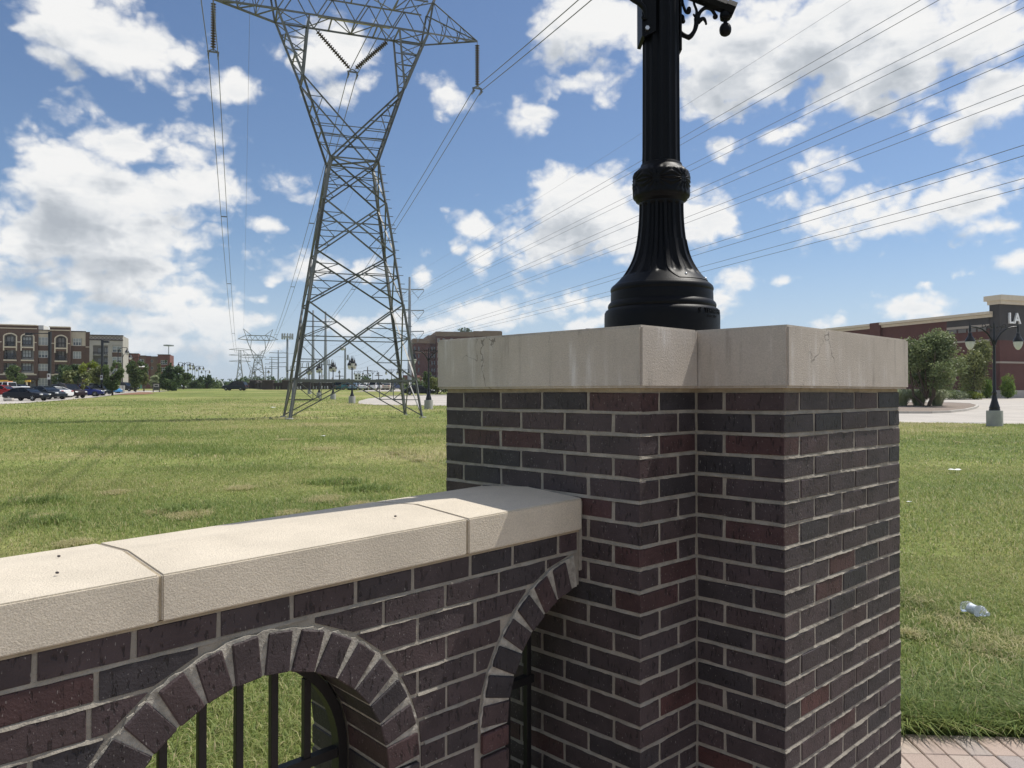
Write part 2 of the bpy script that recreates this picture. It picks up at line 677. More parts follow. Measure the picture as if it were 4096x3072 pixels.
C_ = .0677
L_ = .20425
J_ = .0118
PILLAR_YAW = R(44.04)
KX, KY = .598, 2.157
ZTOP = EYE + .004
brick_cache = {}


def brick_mesh(dx, dy, dz, var, shear=0.0):
    key = (round(dx, 4), round(dy, 4), round(dz, 4), var, shear)
    if key not in brick_cache:
        mb = MB().bbox(-dx / 2, dx / 2, -dy / 2, dy / 2, -dz / 2, dz / 2, .0019)
        rr = random.Random(hash(key) & 0xffff)
        mb.v = [(x + rr.uniform(-.0017, .0017), y + rr.uniform(-.0012, .0012), z + rr.uniform(-.0017, .0017) - shear * x) for x, y, z in mb.v]
        brick_cache[key] = mb.mesh('brick', M['brick'])
    return brick_cache[key]


def place_brick(root, x0, x1, y0, y1, z0, z1, name='brick'):
    """brick between these limits (joint already taken off), slightly uneven"""
    me = brick_mesh(x1 - x0, y1 - y0, z1 - z0, random.randrange(6))
    return link(name, me, root, ((x0 + x1) / 2 + random.uniform(-.0012, .0012), (y0 + y1) / 2 + random.uniform(-.0012, .0012), (z0 + z1) / 2 + random.uniform(-.0008, .0008)),
                (random.uniform(-.003, .003), random.uniform(-.003, .003), random.uniform(-.003, .003)))


# ================================================================== brick pillar
pillar = thing('brick_pillar', 'dark brick pillar with a notched front corner and thick stone cap, carrying the black lamp post', 'pillar', (KX, KY, 0), PILLAR_YAW)
BD = .092
L15, L6 = 1.5 * L_, 6 * L_
r_ = .0026
core = MB().prism([(L15 + r_, r_), (L6 - r_, r_), (L6 - r_, L6 - r_), (r_, L6 - r_), (r_, L15 + r_), (L15 + r_, L15 + r_)], -.1, ZTOP - .002)
core.build('mortar', M['mortar'], pillar)
bed = MB().prism([(L15 + .004, .004), (L6 - .004, .004), (L6 - .004, L6 - .004), (.004, L6 - .004), (.004, L15 + .004), (L15 + .004, L15 + .004)], ZTOP - .002, ZTOP + .014)
bed.build('mortar_bed', M['mortar_lt'], pillar)
for k in range(24):
    z1 = ZTOP - k * C_ - J_ * .5 + .004
    z0 = z1 - (C_ - J_)
    if z0 < -.03:
        break
    h = J_ / 2
    ev = (k % 2 == 0)
    # corner bricks
    if ev:
        place_brick(pillar, 0, L_ * .5 - h, L15, L15 + L_ - h, z0, z1)
        place_brick(pillar, L15, L15 + L_ * .5 - h, 0, L_ - h, z0, z1)
        ya, xb, yc, xd = 2.5, .5, 1.0, 2.0
    else:
        place_brick(pillar, 0, L_ - h, L15, L15 + L_ * .5 - h, z0, z1)
        place_brick(pillar, L15, L15 + L_ - h, 0, L_ * .5 - h, z0, z1)
        ya, xb, yc, xd = 2.0, 1.0, .5, 2.5
    y = ya
    while y < 5.99:
        y2 = min(y + 1, 6)
        place_brick(pillar, 0, BD, y * L_ + h, y2 * L_ - (h if y2 < 6 else 0), z0, z1)
        y = y2
    place_brick(pillar, xb * L_ + h, L15 - .004, L15, L15 + BD, z0, z1)
    place_brick(pillar, L15, L15 + BD, yc * L_ + h, L15 - .004, z0, z1)
    x = xd
    while x < 5.99:
        x2 = min(x + 1, 6)
        place_brick(pillar, x * L_ + h, x2 * L_ - (h if x2 < 6 else 0), 0, BD, z0, z1)
        x = x2


def bed_lip(mb, p0, p1, outv, z, h, skip=None):
    """weathered bed joint: flush mortar that swells out unevenly along its lower edge"""
    p0, p1 = Vector(p0), Vector(p1)
    n = max(2, int((p1 - p0).length / .022))
    outv = Vector(outv)
    secs = []
    prev = .001
    for i in range(n + 1):
        c = p0.lerp(p1, i / n)
        prev = max(-.0022, min(.0030, prev * .55 + random.uniform(-.0020, .0024)))
        if skip and skip(c):
            if len(secs) > 1:
                mb.loft(secs)
            secs = []
            continue
        hb = h / 2 - random.uniform(-.0002, .0022)
        zc = z(c) if callable(z) else z
        secs.append([(c.x + outv.x * a, c.y + outv.y * a, zc + b) for a, b in ((-.012, h / 2 - .001), (-.0024, h / 2 - .001), (prev, -hb), (-.012, -hb))])
    if len(secs) > 1:
        mb.loft(secs)


lips = MB()
for k in range(1, 24):
    zj = ZTOP - k * C_ + .004
    if zj < .05:
        break
    hj = J_ - .0005
    bed_lip(lips, (0, L6, 0), (0, L15, 0), (-1, 0, 0), zj, hj)
    bed_lip(lips, (0, L15, 0), (L15, L15, 0), (0, -1, 0), zj, hj)
    bed_lip(lips, (L15, L15, 0), (L15, 0, 0), (-1, 0, 0), zj, hj)
    bed_lip(lips, (L15, 0, 0), (L6, 0, 0), (0, -1, 0), zj, hj)
lips.build('bed_joints', M['mortar'], pillar, kind='stuff')
# far faces, never seen from here: one joined part
back = MB()
for k in range(24):
    z1 = ZTOP - k * C_ - J_ * .5 + .004
    z0 = z1 - (C_ - J_)
    a = .5 + (k % 2) * .5
    while a < 5.99:
        b = min(a + 1, 6 - .47)
        if b - a > .1:
            back.box(a * L_, b * L_ - J_, L6 - BD, L6, z0, z1)
            back.box(L6 - BD, L6, a * L_, b * L_ - J_, z0, z1)
        if b >= 5.5:
            break
        a = b
back.build('brick_backing', M['brick'], pillar, kind='stuff')
# stone cap, cut along the same plan with an overhang, in two castings
o_ = .026
CT0, CT1 = ZTOP + .012, EYE + .205


def cap_piece(poly, name):
    bm = bmesh.new()
    vb = [bm.verts.new((x, y, CT0)) for x, y in poly]
    vt = [bm.verts.new((x, y, CT1)) for x, y in poly]
    n = len(poly)
    bm.faces.new(vb[::-1])
    bm.faces.new(vt)
    for i in range(n):
        bm.faces.new((vb[i], vb[(i + 1) % n], vt[(i + 1) % n], vt[i]))
    bmesh.ops.recalc_face_normals(bm, faces=bm.faces)
    bmesh.ops.bevel(bm, geom=list(bm.edges), offset=.007, segments=2, affect='EDGES')
    me = bpy.data.meshes.new(name)
    bm.to_mesh(me)
    bm.free()
    me.materials.append(M['cap'])
    return link(name, me, pillar)


cap_piece([(-o_, L15 - o_), (L15 - o_ - .0015, L15 - o_), (L15 - o_ - .0015, L6 + o_), (-o_, L6 + o_)], 'cap_stone')
cap_piece([(L15 - o_ + .0015, -o_), (L6 + o_, -o_), (L6 + o_, L6 + o_), (L15 - o_ + .0015, L6 + o_)], 'cap_stone')

# ================================================================== arched brick wall
WX, WY = .216, 2.54
WYAW = math.atan2(-.663, -.749)
SH = .038
WTOP = EYE - .449
wall = thing('arched_brick_wall', 'low dark brick parapet wall with round arched openings and pale stone coping, running left from the pillar', 'wall', (WX, WY, 0), WYAW)
WEND = 2.84
RO, RI = .437, .339
ARC = [(-.030, -.508), (1.063, -.507), (2.156, -.507)]
joints = [.004, -.058, -.1275, -.1985, -.2695, -.337, -.406, -.473, -.5385]
while joints[-1] > -1.06:
    joints.append(joints[-1] - .0677)


def wz(t, w):
    return WTOP + w - SH * t


def shear_mb(mb, fz=None):
    """wall-plane (t, y, w) to local coordinates of the wall"""
    mb.v = [(x, y, wz(x, z)) for x, y, z in mb.v]
    return mb


# mortar body with the arched openings left free
poly = [(0, .004), (WEND, .004), (WEND, -1.25)]
for (c, w0) in ARC[::-1]:
    r = RI + .004
    pts = [(c + r, -1.25), (c + r, w0)] + [(c + r * math.cos(a), w0 + r * math.sin(a)) for a in [math.pi * i / 28 for i in range(1, 28)]] + [(c - r, w0), (c - r, -1.25)]
    if c < 0:
        pts = [q for q in pts if q[0] > 0.0] + [(0, w0 + math.sqrt(r * r - c * c))]
    poly += pts
mw = MB()
mw.prism(poly[::-1], -.0028, -.405, 'y')
shear_mb(mw).build('mortar', M['mortar'], wall)
shear_mb(MB().prism([(0, .0045), (WEND, .0045), (WEND, .013), (0, .013)], .002, -.41, 'y')).build('mortar_bed', M['mortar_lt'], wall)
end = MB()
end.prism([(-.015, .10), (.004, .10), (.004, -.12), (-.015, -.12)], .004, -.06, 'y')
shear_mb(end).build('mortar_joint', M['mortar'], wall)


def clip(poly, n, d):
    """keep the side with p.n >= d"""
    out_ = []
    for i in range(len(poly)):
        a, b = poly[i], poly[(i + 1) % len(poly)]
        da, db = a[0] * n[0] + a[1] * n[1] - d, b[0] * n[0] + b[1] * n[1] - d
        if da >= 0:
            out_.append(a)
        if (da >= 0) != (db >= 0):
            s = da / (da - db)
            out_.append((a[0] + (b[0] - a[0]) * s, a[1] + (b[1] - a[1]) * s))
    return out_


def area(p):
    return abs(sum(p[i][0] * p[(i + 1) % len(p)][1] - p[(i + 1) % len(p)][0] * p[i][1] for i in range(len(p)))) / 2 if len(p) > 2 else 0


def cut_brick(t0, t1, w0, w1):
    """wall brick, cut straight where an arch ring passes"""
    pl = [(t0, w0), (t1, w0), (t1, w1), (t0, w1)]
    cut = False
    for (c, cw) in ARC:
        rr = RO + .012
        if w1 < cw:                       # below the springing the ring is a straight jamb
            for n, d in (((1, 0), c + rr), ((-1, 0), -(c - rr))):
                pass
            if t1 > c - rr and t0 < c + rr:
                best = max((clip(pl, (1, 0), c + rr), clip(pl, (-1, 0), -(c - rr))), key=area)
                pl, cut = best, True
            continue
        nx = min(max(c, t0), t1)
        ny = min(max(cw, w0), w1)
        if math.hypot(nx - c, ny - cw) >= rr:
            continue
        best = max((clip(pl, (math.cos(a), math.sin(a)), c * math.cos(a) + cw * math.sin(a) + rr) for a in [math.pi * i / 60 for i in range(61)]), key=area)
        pl, cut = best, True
    return pl, cut


rows = {0: [.004, .094, .2844, .4454, .643, .817, .9895, 1.164, 1.343, 1.523, 1.70, 1.88, 2.06, 2.24, 2.42, 2.6, 2.76],
        1: [.004, .1476, .3375, .534, .733, .933, 1.07, 1.205, 1.413, 1.60, 1.78, 1.97, 2.15, 2.34, 2.53, 2.72]}
for i in range(len(joints) - 1):
    wt, wb = joints[i], joints[i + 1]
    if i in rows:
        js = rows[i]
    else:
        o = .427 if i % 2 == 0 else .530
        js = [o + .2 * q for q in range(-3, 13)]
    if i == 6:
        js = [.2, .626, .826, 1.026, 1.22, 1.5, 1.92, 2.3, 2.6]
    js = [.004] + [j for j in js if .02 < j < WEND - .03] + [WEND + .005]
    for a, b in zip(js[:-1], js[1:]):
        jj = .0055 + random.uniform(-.001, .001)
        w1, w0 = wt - (.0055 if i else .0), wb + .0055
        pl, cut = cut_brick(a + jj, b - jj, w0, w1)
        if area(pl) < .0009:
            continue
        if not cut:
            me = brick_mesh(b - a - 2 * jj if random.random() < .0 else round(b - a - 2 * jj, 3), .09, w1 - w0, random.randrange(6), SH)
            tcx, wcx = (a + b) / 2, (w0 + w1) / 2
            link('brick', me, wall, (tcx, -.045 + random.uniform(-.0012, .0012), wz(tcx, wcx)), (0, random.uniform(-.003, .003), random.uniform(-.003, .003)))
        else:
            mx = sum(q[0] for q in pl) / len(pl)
            my = sum(q[1] for q in pl) / len(pl)
            mb = MB().prism([(q[0] - mx, q[1] - my) for q in pl][::-1], 0, -.09, 'y')
            mb.v = [(x, y, z - SH * x) for x, y, z in mb.v]
            mb.build('brick', M['brick'], wall).location = (mx, 0, wz(mx, my))
# arch rings: headers on edge, tapered joints between them, standing a little proud
vous = MB().bbox(RI, RO, -.2, .012, -.0285, .0285, .003)
vme = {}


def ring_brick(c, w0, ang, y_off=0.0, jit=True):
    mb = MB().bbox(RI, RO, -.195 + y_off, .010 + y_off if not y_off else y_off, -.0305, .0305, .003)
    rr = random
    mb.v = [(x + rr.uniform(-.001, .001), y + rr.uniform(-.001, .001), z + rr.uniform(-.001, .001)) for x, y, z in mb.v]
    ca, sa = math.cos(ang), math.sin(ang)
    mid = (RI + RO) / 2
    # keep the brick's own length along local x for its texture, then turn it
    vs = []
    for x, y, z in mb.v:
        X, Z = x * ca - z * sa, x * sa + z * ca
        vs.append((X - mid * ca, y, Z - mid * sa - SH * (X - mid * ca)))
    mb.v = vs
    o = mb.build('arch_brick', M['brick'], wall)
    t = c + mid * ca
    o.location = (t, random.uniform(-.0015, .0015), wz(t, w0 + mid * sa))
    return o


for (c, w0) in ARC:
    for k in range(16):
        ang = math.pi * (k + .5) / 16
        if c < 0 and c + RI * math.cos(ang) < .022:
            continue
        ring_brick(c, w0, ang)
        ring_brick(c, w0, ang, -.215)
    for side in (-1, 1):
        if c < 0 and side < 0:
            continue
        w = w0 - .034
        while w > -1.06:
            for yo in (0, -.215):
                mb = MB().bbox(-.049, .049, -.1, .109 if not yo else .097, -.0285, .0285, .003)
                mb.v = [(x, y - .097 + (yo if yo else 0), z - SH * x) for x, y, z in mb.v]
                o = mb.build('arch_brick', M['brick'], wall)
                t = c + side * (RI + RO) / 2
                o.location = (t, random.uniform(-.001, .001), wz(t, w))
            w -= .0677
# full mortar between the ring bricks
for (c, w0) in ARC:
    ang = [math.pi * i / 96 for i in range(97)]
    if c < 0:
        ang = [a for a in ang if c + RI * math.cos(a) > .004]
    secs = [[(c + r * math.cos(a), y, w0 + r * math.sin(a)) for r, y in ((RI + .003, -.19), (RI + .003 + random.uniform(-.001, .001), .0045 + random.uniform(-.002, .002)), (RO + .005 + random.uniform(-.004, .004), .0045 + random.uniform(-.003, .001)), (RO + .004, -.19))] for a in ang]
    mb = MB().loft(secs)
    shear_mb(mb).build('ring_mortar', M['mortar_ring'], wall)
lips = MB()
for i in range(1, len(joints) - 1):
    w = joints[i]

    def skip_(c, w=w):
        for (cx, cw) in ARC:
            if (w > cw and math.hypot(c.x - cx, w - cw) < RO + .012) or (w <= cw and abs(c.x - cx) < RO + .012):
                return True
        return False
    bed_lip(lips, (.006, 0, 0), (WEND, 0, 0), (0, 1, 0), lambda c, w=w: wz(c.x, w), .0105, skip_)
lips.build('bed_joints', M['mortar'], wall, kind='stuff')
# coping stones with a low ridge
cj = [-.004, .465, 1.293, 2.12, WEND + .01]
for a, b in zip(cj[:-1], cj[1:]):
    a, b = a + .003, b - .003
    prof = [(.012, .0125), (.012, .113), (-.245, .127), (-.482, .110), (-.482, .0125)]
    bm = bmesh.new()
    f0 = [bm.verts.new((a, y, wz(a, w))) for y, w in prof]
    f1 = [bm.verts.new((b, y, wz(b, w))) for y, w in prof]
    bm.faces.new(f0)
    bm.faces.new(f1[::-1])
    for i in range(5):
        bm.faces.new((f0[i], f0[(i + 1) % 5], f1[(i + 1) % 5], f1[i]))
    bmesh.ops.recalc_face_normals(bm, faces=bm.faces)
    bmesh.ops.bevel(bm, geom=list(bm.edges), offset=.0035, segments=2, affect='EDGES')
    me = bpy.data.meshes.new('coping_stone')
    bm.to_mesh(me)
    bm.free()
    me.materials.append(M['coping'])
    link('coping_stone', me, wall)
for a in cj[1:-1]:
    mb = MB().prism([(.007, .016), (.007, .109), (-.245, .123), (-.477, .106), (-.477, .016)], a - .006, a + .006, 'x')
    shear_mb(mb).build('mortar_joint', M['mortar_lt'], wall)

# iron grilles set inside the arches
YG = -.212


def grille(c, w0, label):
    gr = thing('iron_grille', label, 'grille', (WX, WY, 0), WYAW, 'iron grilles in the wall arches')
    r1, r2 = RI - .006, RI - .032
    ang = [math.pi * i / 32 for i in range(33)]
    if c < 0:
        ang = [a for a in ang if c + r1 * math.cos(a) > .012]
    outer = [(c + r1 * math.cos(a), w0 + r1 * math.sin(a)) for a in ang]
    inner = [(c + r2 * math.cos(a), w0 + r2 * math.sin(a)) for a in ang]
    outer = [(c + r1, -1.06)] + outer + ([(c - r1, -1.06)] if c > 0 else [])
    inner = [(c + r2, -1.06)] + inner + ([(c - r2, -1.06)] if c > 0 else [])
    mb = MB()
    secs = [[(o[0], YG + .02, o[1]), (i[0], YG + .02, i[1]), (i[0], YG - .02, i[1]), (o[0], YG - .02, o[1])] for o, i in zip(outer, inner)]
    mb.loft(secs)
    shear_mb(mb).build('frame', M['iron'], gr)
    for wr in (w0 - .008, -1.0):
        mb = MB().box(max(c - r2 - .004, .012), c + r2 + .004, YG - .013, YG + .013, wr - .013, wr + .013)
        shear_mb(mb).build('rail', M['iron'], gr)
    n0 = -3 if c > 0 else 1
    for k in range(n0, 4):
        t = c - .032 + .0935 * k
        if abs(t - c) > r2 - .02 or t < .02:
            continue
        top = w0 + math.sqrt(r2 * r2 - (t - c) ** 2) + .004
        mb = MB().bbox(t - .0098, t + .0098, YG - .0098, YG + .0098, -1.02, top, .001)
        shear_mb(mb).build('bar', M['iron'], gr)
    return gr


grille(*ARC[0], 'black iron grille in the half arch beside the pillar')
grille(*ARC[1], 'black iron grille in the full arch at the bottom centre left')

# ================================================================== lamp post standing on the pillar
LX, LY, LZ = .576, 3.03, EYE + .205
post = thing('street_lamp', 'large black fluted cast lamp post standing on the brick pillar', 'lamp post', (LX, LY, LZ))
SC = .000464


def zz(y):
    return (1573 - (600 + .4821 * y)) / 3150 * 3.03 + EYE - LZ


base_prof = [(.02, zz(1490) - .06), (.2186, zz(1490) - .06), (.2190, zz(1400)), (.2180, zz(1355)), (.213, zz(1335)), (.204, zz(1322)),
             (.2035, zz(1320)), (.2050, zz(1312)), (.2056, zz(1298)), (.2035, zz(1282)), (.198, zz(1268)), (.1945, zz(1260)),
             (.1940, zz(1215)), (.1935, zz(1186)), (.1925, zz(1182)), (.1950, zz(1172)), (.1955, zz(1158)), (.1930, zz(1142)), (.187, zz(1128)), (.182, zz(1122))]
base = MB().lathe(base_prof, 96)
base.build('base', M['black'], post, 35)
bell = [(.184, 1124), (.176, 1108), (.163, 1080), (.150, 1050), (.140, 1020), (.130, 985), (.121, 950), (.1125, 910), (.106, 870), (.100, 820), (.0955, 770), (.0915, 710), (.0885, 650), (.0865, 590), (.0853, 530), (.0848, 480), (.0846, 455), (.0846, 440), (.0846, 405)]


def flute_bell(r, z, a):
    y = (1573 - (z - EYE + LZ) * 3150 / 3.03 - 600) / .4821
    t = max(0, min(1, (1062 - y) / 40)) * max(0, min(1, (y - 452) / 18))
    t = t * t * (3 - 2 * t)
    c = (a * 16 / (2 * math.pi)) % 1 - .5
    s = max(0, 1 - (abs(c) / .30) ** 2)
    return r - t * .012 * math.sqrt(s) * (.55 + .45 * r / .14)


ys = [b[1] for b in bell]
rs = [b[0] for b in bell]
fine = []
for y in np.concatenate([np.arange(1124, 1010, -6), np.arange(1010, 470, -22), np.arange(470, 404, -6)]):
    fine.append((float(np.interp(-y, [-q for q in ys], rs)), zz(float(y))))
MB().lathe(fine, 192, mod=flute_bell).build('fluted_bell', M['black'], post, 40)


def leafy(r, z, a):
    y = (1573 - (z - EYE + LZ) * 3150 / 3.03 - 600) / .4821
    if 165 < y < 395:
        u = ((a + .35) * 6 / (2 * math.pi)) % 1 - .5
        v = (y - 275) / 110
        ang = math.atan2(v, u * 1.7)
        rad = math.hypot(v, u * 1.7)
        w = min(1, max(0, (1.12 - rad) * 4)) * min(1, rad * 3)
        return r + .0022 * w * math.cos(ang * 14) + .001 * w
    return r


colp = [(.084, 442), (.088, 432), (.096, 424), (.0995, 412), (.1015, 404), (.1065, 396), (.1085, 385), (.1085, 372), (.1062, 352)] + [(.1058 + .0022 * math.sin((352 - y) / 155 * math.pi), y) for y in range(345, 205, -7)] + \
       [(.1055, 200), (.102, 188), (.0965, 176), (.0915, 166), (.0885, 158), (.082, 146), (.0795, 138), (.0790, 126), (.0775, 118), (.072, 112), (.066, 108)]
MB().lathe([(r, zz(y)) for r, y in colp], 144, mod=leafy).build('collar', M['black'], post, 40)


def flute_shaft(r, z, a):
    c = (a * 14 / (2 * math.pi)) % 1 - .5
    return r - .0062 * math.sqrt(max(0, 1 - (abs(c) / .36) ** 2))


zs = [zz(112), zz(0), 1.0, 1.6, 2.2]
MB().lathe([(.0735 - .0012 * i, z) for i, z in enumerate(zs)], 168, mod=flute_shaft).build('shaft', M['black'], post, 40)
# access door on the bell, following its curve
a0, a1 = R(-101 + 9), R(-101 + 78)
door = MB()
vs, fs = [], []
nz, na = 26, 22
for i in range(nz + 1):
    y = 1104 - (1104 - 757) * i / nz
    for j in range(na + 1):
        a = a0 + (a1 - a0) * j / na
        # the lower left corner is rounded
        if j < 6 and y > 985:
            a = a + (R(13) * ((y - 985) / 119) ** 2) * (1 - j / 6)
        r = flute_bell(float(np.interp(-y, [-q for q in ys], rs)), zz(y), a) + .0032
        vs.append((r * math.cos(a), r * math.sin(a), zz(y)))
n1 = na + 1
for i in range(nz):
    for j in range(na):
        fs.append((i * n1 + j, i * n1 + j + 1, (i + 1) * n1 + j + 1, (i + 1) * n1 + j))
rim = [j for j in range(n1)] + [i * n1 + na for i in range(1, nz + 1)] + [nz * n1 + j for j in range(na - 1, -1, -1)] + [i * n1 for i in range(nz - 1, 0, -1)]
o0 = len(vs)
for i in rim:
    x, y, z = vs[i]
    q = 1 - .0075 / math.hypot(x, y)
    vs.append((x * q, y * q, z))
for k in range(len(rim)):
    fs.append((rim[k], rim[(k + 1) % len(rim)], o0 + (k + 1) % len(rim), o0 + k))
door.add(vs, fs)
dr = door.build('access_door', M['black'], post, 40)
for ya, aa in ((1073, -101 + 33), (1090, -101 + 72)):
    r = float(np.interp(-ya, [-q for q in ys], rs)) + .003
    MB().ball((r * math.cos(R(aa)), r * math.sin(R(aa)), zz(ya)), .0052, 10).build('screw', M['silver'], dr, 60)


# raised lettering on the base, bent round the drum
def lettering(txt, size, amid, z, r, name, ext=.0022, xs=1.0):
    cu = bpy.data.curves.new(name, 'FONT')
    cu.body = txt
    cu.size = size
    cu.extrude = ext
    cu.bevel_depth = .0004
    cu.align_x = 'CENTER'
    cu.resolution_u = 3
    tmp = bpy.data.objects.new(name, cu)
    me = bpy.data.meshes.new_from_object(tmp)
    bpy.data.objects.remove(tmp)
    for v in me.vertices:
        a = amid + v.co.x * xs / r
        rr = r + v.co.z
        v.co = (rr * math.cos(a), rr * math.sin(a), z + v.co.y)
    me.materials.clear()
    me.materials.append(M['black'])
    return link(name, me, post)


am = R(-101 + 57)
lettering('S', .031, am - .070 / .2186, zz(1393), .2183, 'lettering')
lettering('TERNBERG', .0245, am + .012 / .2186, zz(1385), .2183, 'lettering')
lettering('SINCE 1923', .0125, am, zz(1418), .2183, 'lettering', .0015)


# bracket arms at the top of the picture
def pz(y):
    """height of crop row y (600 source px over 2212) at the lamp"""
    return (1573 - y * .27125) / 3150 * 3.03 + EYE - LZ


def pxx(x):
    return (2400 + x * .27125 - 2048) / 3150 * 3.03 - LX


def scroll(mb, pts, rad, yo=0.0, n=10):
    # smooth the control points first
    P = [Vector((pxx(x), yo, pz(y))) for x, y in pts]
    res, rr = [], []
    m = len(P)
    for i in range(m - 1):
        p0, p1, p2, p3 = P[max(i - 1, 0)], P[i], P[i + 1], P[min(i + 2, m - 1)]
        for s in range(5):
            t = s / 5
            res.append(.5 * ((2 * p1) + (p2 - p0) * t + (2 * p0 - 5 * p1 + 4 * p2 - p3) * t * t + (3 * p1 - p0 - 3 * p2 + p3) * t ** 3))
            rr.append(rad[i] + (rad[i + 1] - rad[i]) * t)
    res.append(P[-1])
    rr.append(rad[-1])
    mb.tube(res, rr, n)


k_ = .27125 / 3150 * 3.03
mb = MB()
mb.box(pxx(1180), pxx(1204), -.022, .022, pz(745), pz(-900))
mb.build('bracket_plate', M['black'], post)
mb = MB()
scroll(mb, [(1195, 420), (1235, 470), (1325, 520), (1400, 440), (1435, 330), (1440, 240)], [18 * k_, 26 * k_, 40 * k_, 32 * k_, 36 * k_, 42 * k_])
scroll(mb, [(1200, 495), (1260, 515), (1325, 525)], [16 * k_, 22 * k_, 36 * k_])
mb.ball((pxx(1325), 0, pz(525)), 38 * k_)
scroll(mb, [(1440, 240), (1400, 190), (1385, 185)], [24 * k_, 16 * k_, 12 * k_])
scroll(mb, [(1440, 250), (1440, 130), (1405, 30), (1390, -40), (1330, -120)], [34 * k_, 20 * k_, 18 * k_, 18 * k_, 15 * k_])
scroll(mb, [(1450, 260), (1490, 150), (1570, 85), (1660, 110), (1715, 190)], [30 * k_, 28 * k_, 28 * k_, 26 * k_, 24 * k_])
mb.ball((pxx(1717), 0, pz(215)), 40 * k_)
scroll(mb, [(1460, 300), (1510, 255), (1550, 250), (1580, 310)], [36 * k_, 32 * k_, 26 * k_, 16 * k_])
mb.ball((pxx(1580), 0, pz(322)), 18 * k_)
scroll(mb, [(1225, -80), (1240, 40), (1280, 140), (1325, 150), (1330, 100)], [14 * k_, 20 * k_, 24 * k_, 28 * k_, 30 * k_])
mb.ball((pxx(1326), 0, pz(100)), 34 * k_)
scroll(mb, [(1205, 190), (1235, 215), (1240, 290)], [16 * k_, 24 * k_, 26 * k_])
mb.ball((pxx(1240), 0, pz(285)), 34 * k_)
mb.build('scroll_bracket', M['black'], post, 50)
# right arm: an octagonal beam that comes slightly forward, with a ball finial under its end
mb = MB()
pa, pb = Vector((pxx(1200), 0, pz(-190))), Vector((pxx(1905), -.01, pz(110)))
mb.tube([pa, pb], [.026, .026], 8)
mb.tube([pb - (pb - pa).normalized() * .012, pb + (pb - pa).normalized() * .024], [.031, .031], 8)
mb.build('arm', M['black'], post)
cx, cyy = pxx(1855), -.01
fin = [(.003, 175), (.020, 178), (.0215, 215), (.0205, 245), (.018, 250), (.0205, 258), (.018, 270), (.0195, 276), (.015, 290), (.009, 300), (.0075, 312), (.008, 330), (.010, 336), (.016, 350), (.0205, 378), (.0226, 410), (.0228, 435), (.0215, 470), (.017, 500), (.010, 517), (.002, 524)]
MB().lathe([(r, pz(y)) for r, y in fin], 28, (cx, cyy, 0)).build('finial', M['black'], post, 50)
# left bracket: bolted plate and a leafy stem
mb = MB()
mb.prism([(pxx(588), pz(-900)), (pxx(588), pz(612)), (pxx(620), pz(632)), (pxx(790), pz(545)), (pxx(800), pz(-900))], -.068, -.052, 'y')
mb.prism([(pxx(588), pz(-900)), (pxx(588), pz(612)), (pxx(640), pz(622)), (pxx(640), pz(-900))], -.0525, .05, 'y')
pl = mb.build('bracket_plate', M['black'], post)
MB().lathe([(.001, -.0795), (.0085, -.0795), (.0085, -.066)], 6, (pxx(658), 0, pz(518)), 'y').build('bolt', M['silver'], pl)
mb = MB()
scroll(mb, [(640, 390), (620, 260), (560, 170), (430, 90), (375, 0), (330, -80)], [20 * k_, 34 * k_, 40 * k_, 34 * k_, 30 * k_, 24 * k_], -.075)
scroll(mb, [(520, 120), (570, 90), (590, 30), (620, 0)], [30 * k_, 22 * k_, 18 * k_, 30 * k_], -.075)
scroll(mb, [(600, 330), (592, 370), (640, 385)], [16 * k_, 20 * k_, 16 * k_], -.075)
mb.build('leaf_bracket', M['black'], post, 50)
# grey flexible conduit coming out beside the base
cd = thing('conduit', 'grey electrical conduit lying on the pillar cap left of the lamp base', 'conduit', (LX, LY, LZ))
MB().tube([(-.20, -.10, .016), (-.26, -.085, .018), (-.38, -.05, .014), (-.55, .0, .012), (-.62, .02, .005)], [.014, .013, .012, .012, .012], 10).build('pipe', mat('grey_pvc', (.20, .21, .22), .6), cd, 50)
MB().lathe([(.01, -.03), (.02, -.03), (.02, -.012), (.016, -.010), (.016, .012), (.02, .014), (.02, .03), (.01, .03)], 12, (-.27, -.083, .018), 'x').build('coupling', mat('grey_fitting', (.25, .26, .27), .5), cd, 50)

# ================================================================== paving
PYAW = R(-3.0)
paveM = [(0, (.36, .29, .25)), (.25, (.42, .33, .28)), (.5, (.33, .29, .27)), (.75, (.44, .36, .30)), (1, (.39, .34, .31))]
M['paver'] = mat('concrete_paver', (.38, .31, .27), .92, .22, 300, .0015, 260, spec=.2, rnd=paveM)
M['sand'] = mat('joint_sand', (.20, .17, .14), .95, .3, 30)
pav = tag(link('paving', MB().prism([(-6, -6), (5.2, -6), (5.2, 3.68), (1.0, 3.70), (.3, 3.2), (.25, 2.56), (-2.2, .38), (-6, -3)], -.05, .006).mesh('paving', M['sand'])), kind='structure')
PX0, PY0 = 1.816, 3.674
ca, sa = math.cos(-PYAW), math.sin(-PYAW)
pv_cache = []
for q in range(4):
    mb = MB().bbox(-.0488, .0488, -.0988, .0988, -.03, .006, .004)
    rr = random.Random(q)
    mb.v = [(x + rr.uniform(-.0012, .0012), y + rr.uniform(-.0012, .0012), z) for x, y, z in mb.v]
    pv_cache.append(mb.mesh('paver', M['paver']))
rest = MB()
npv = 0
pcore = [(-.7, -.6), (WX + .2, WY + .1), (KX + .0, KY + .3), (KX + .1, KY), (KX + .2, KY + .05)]
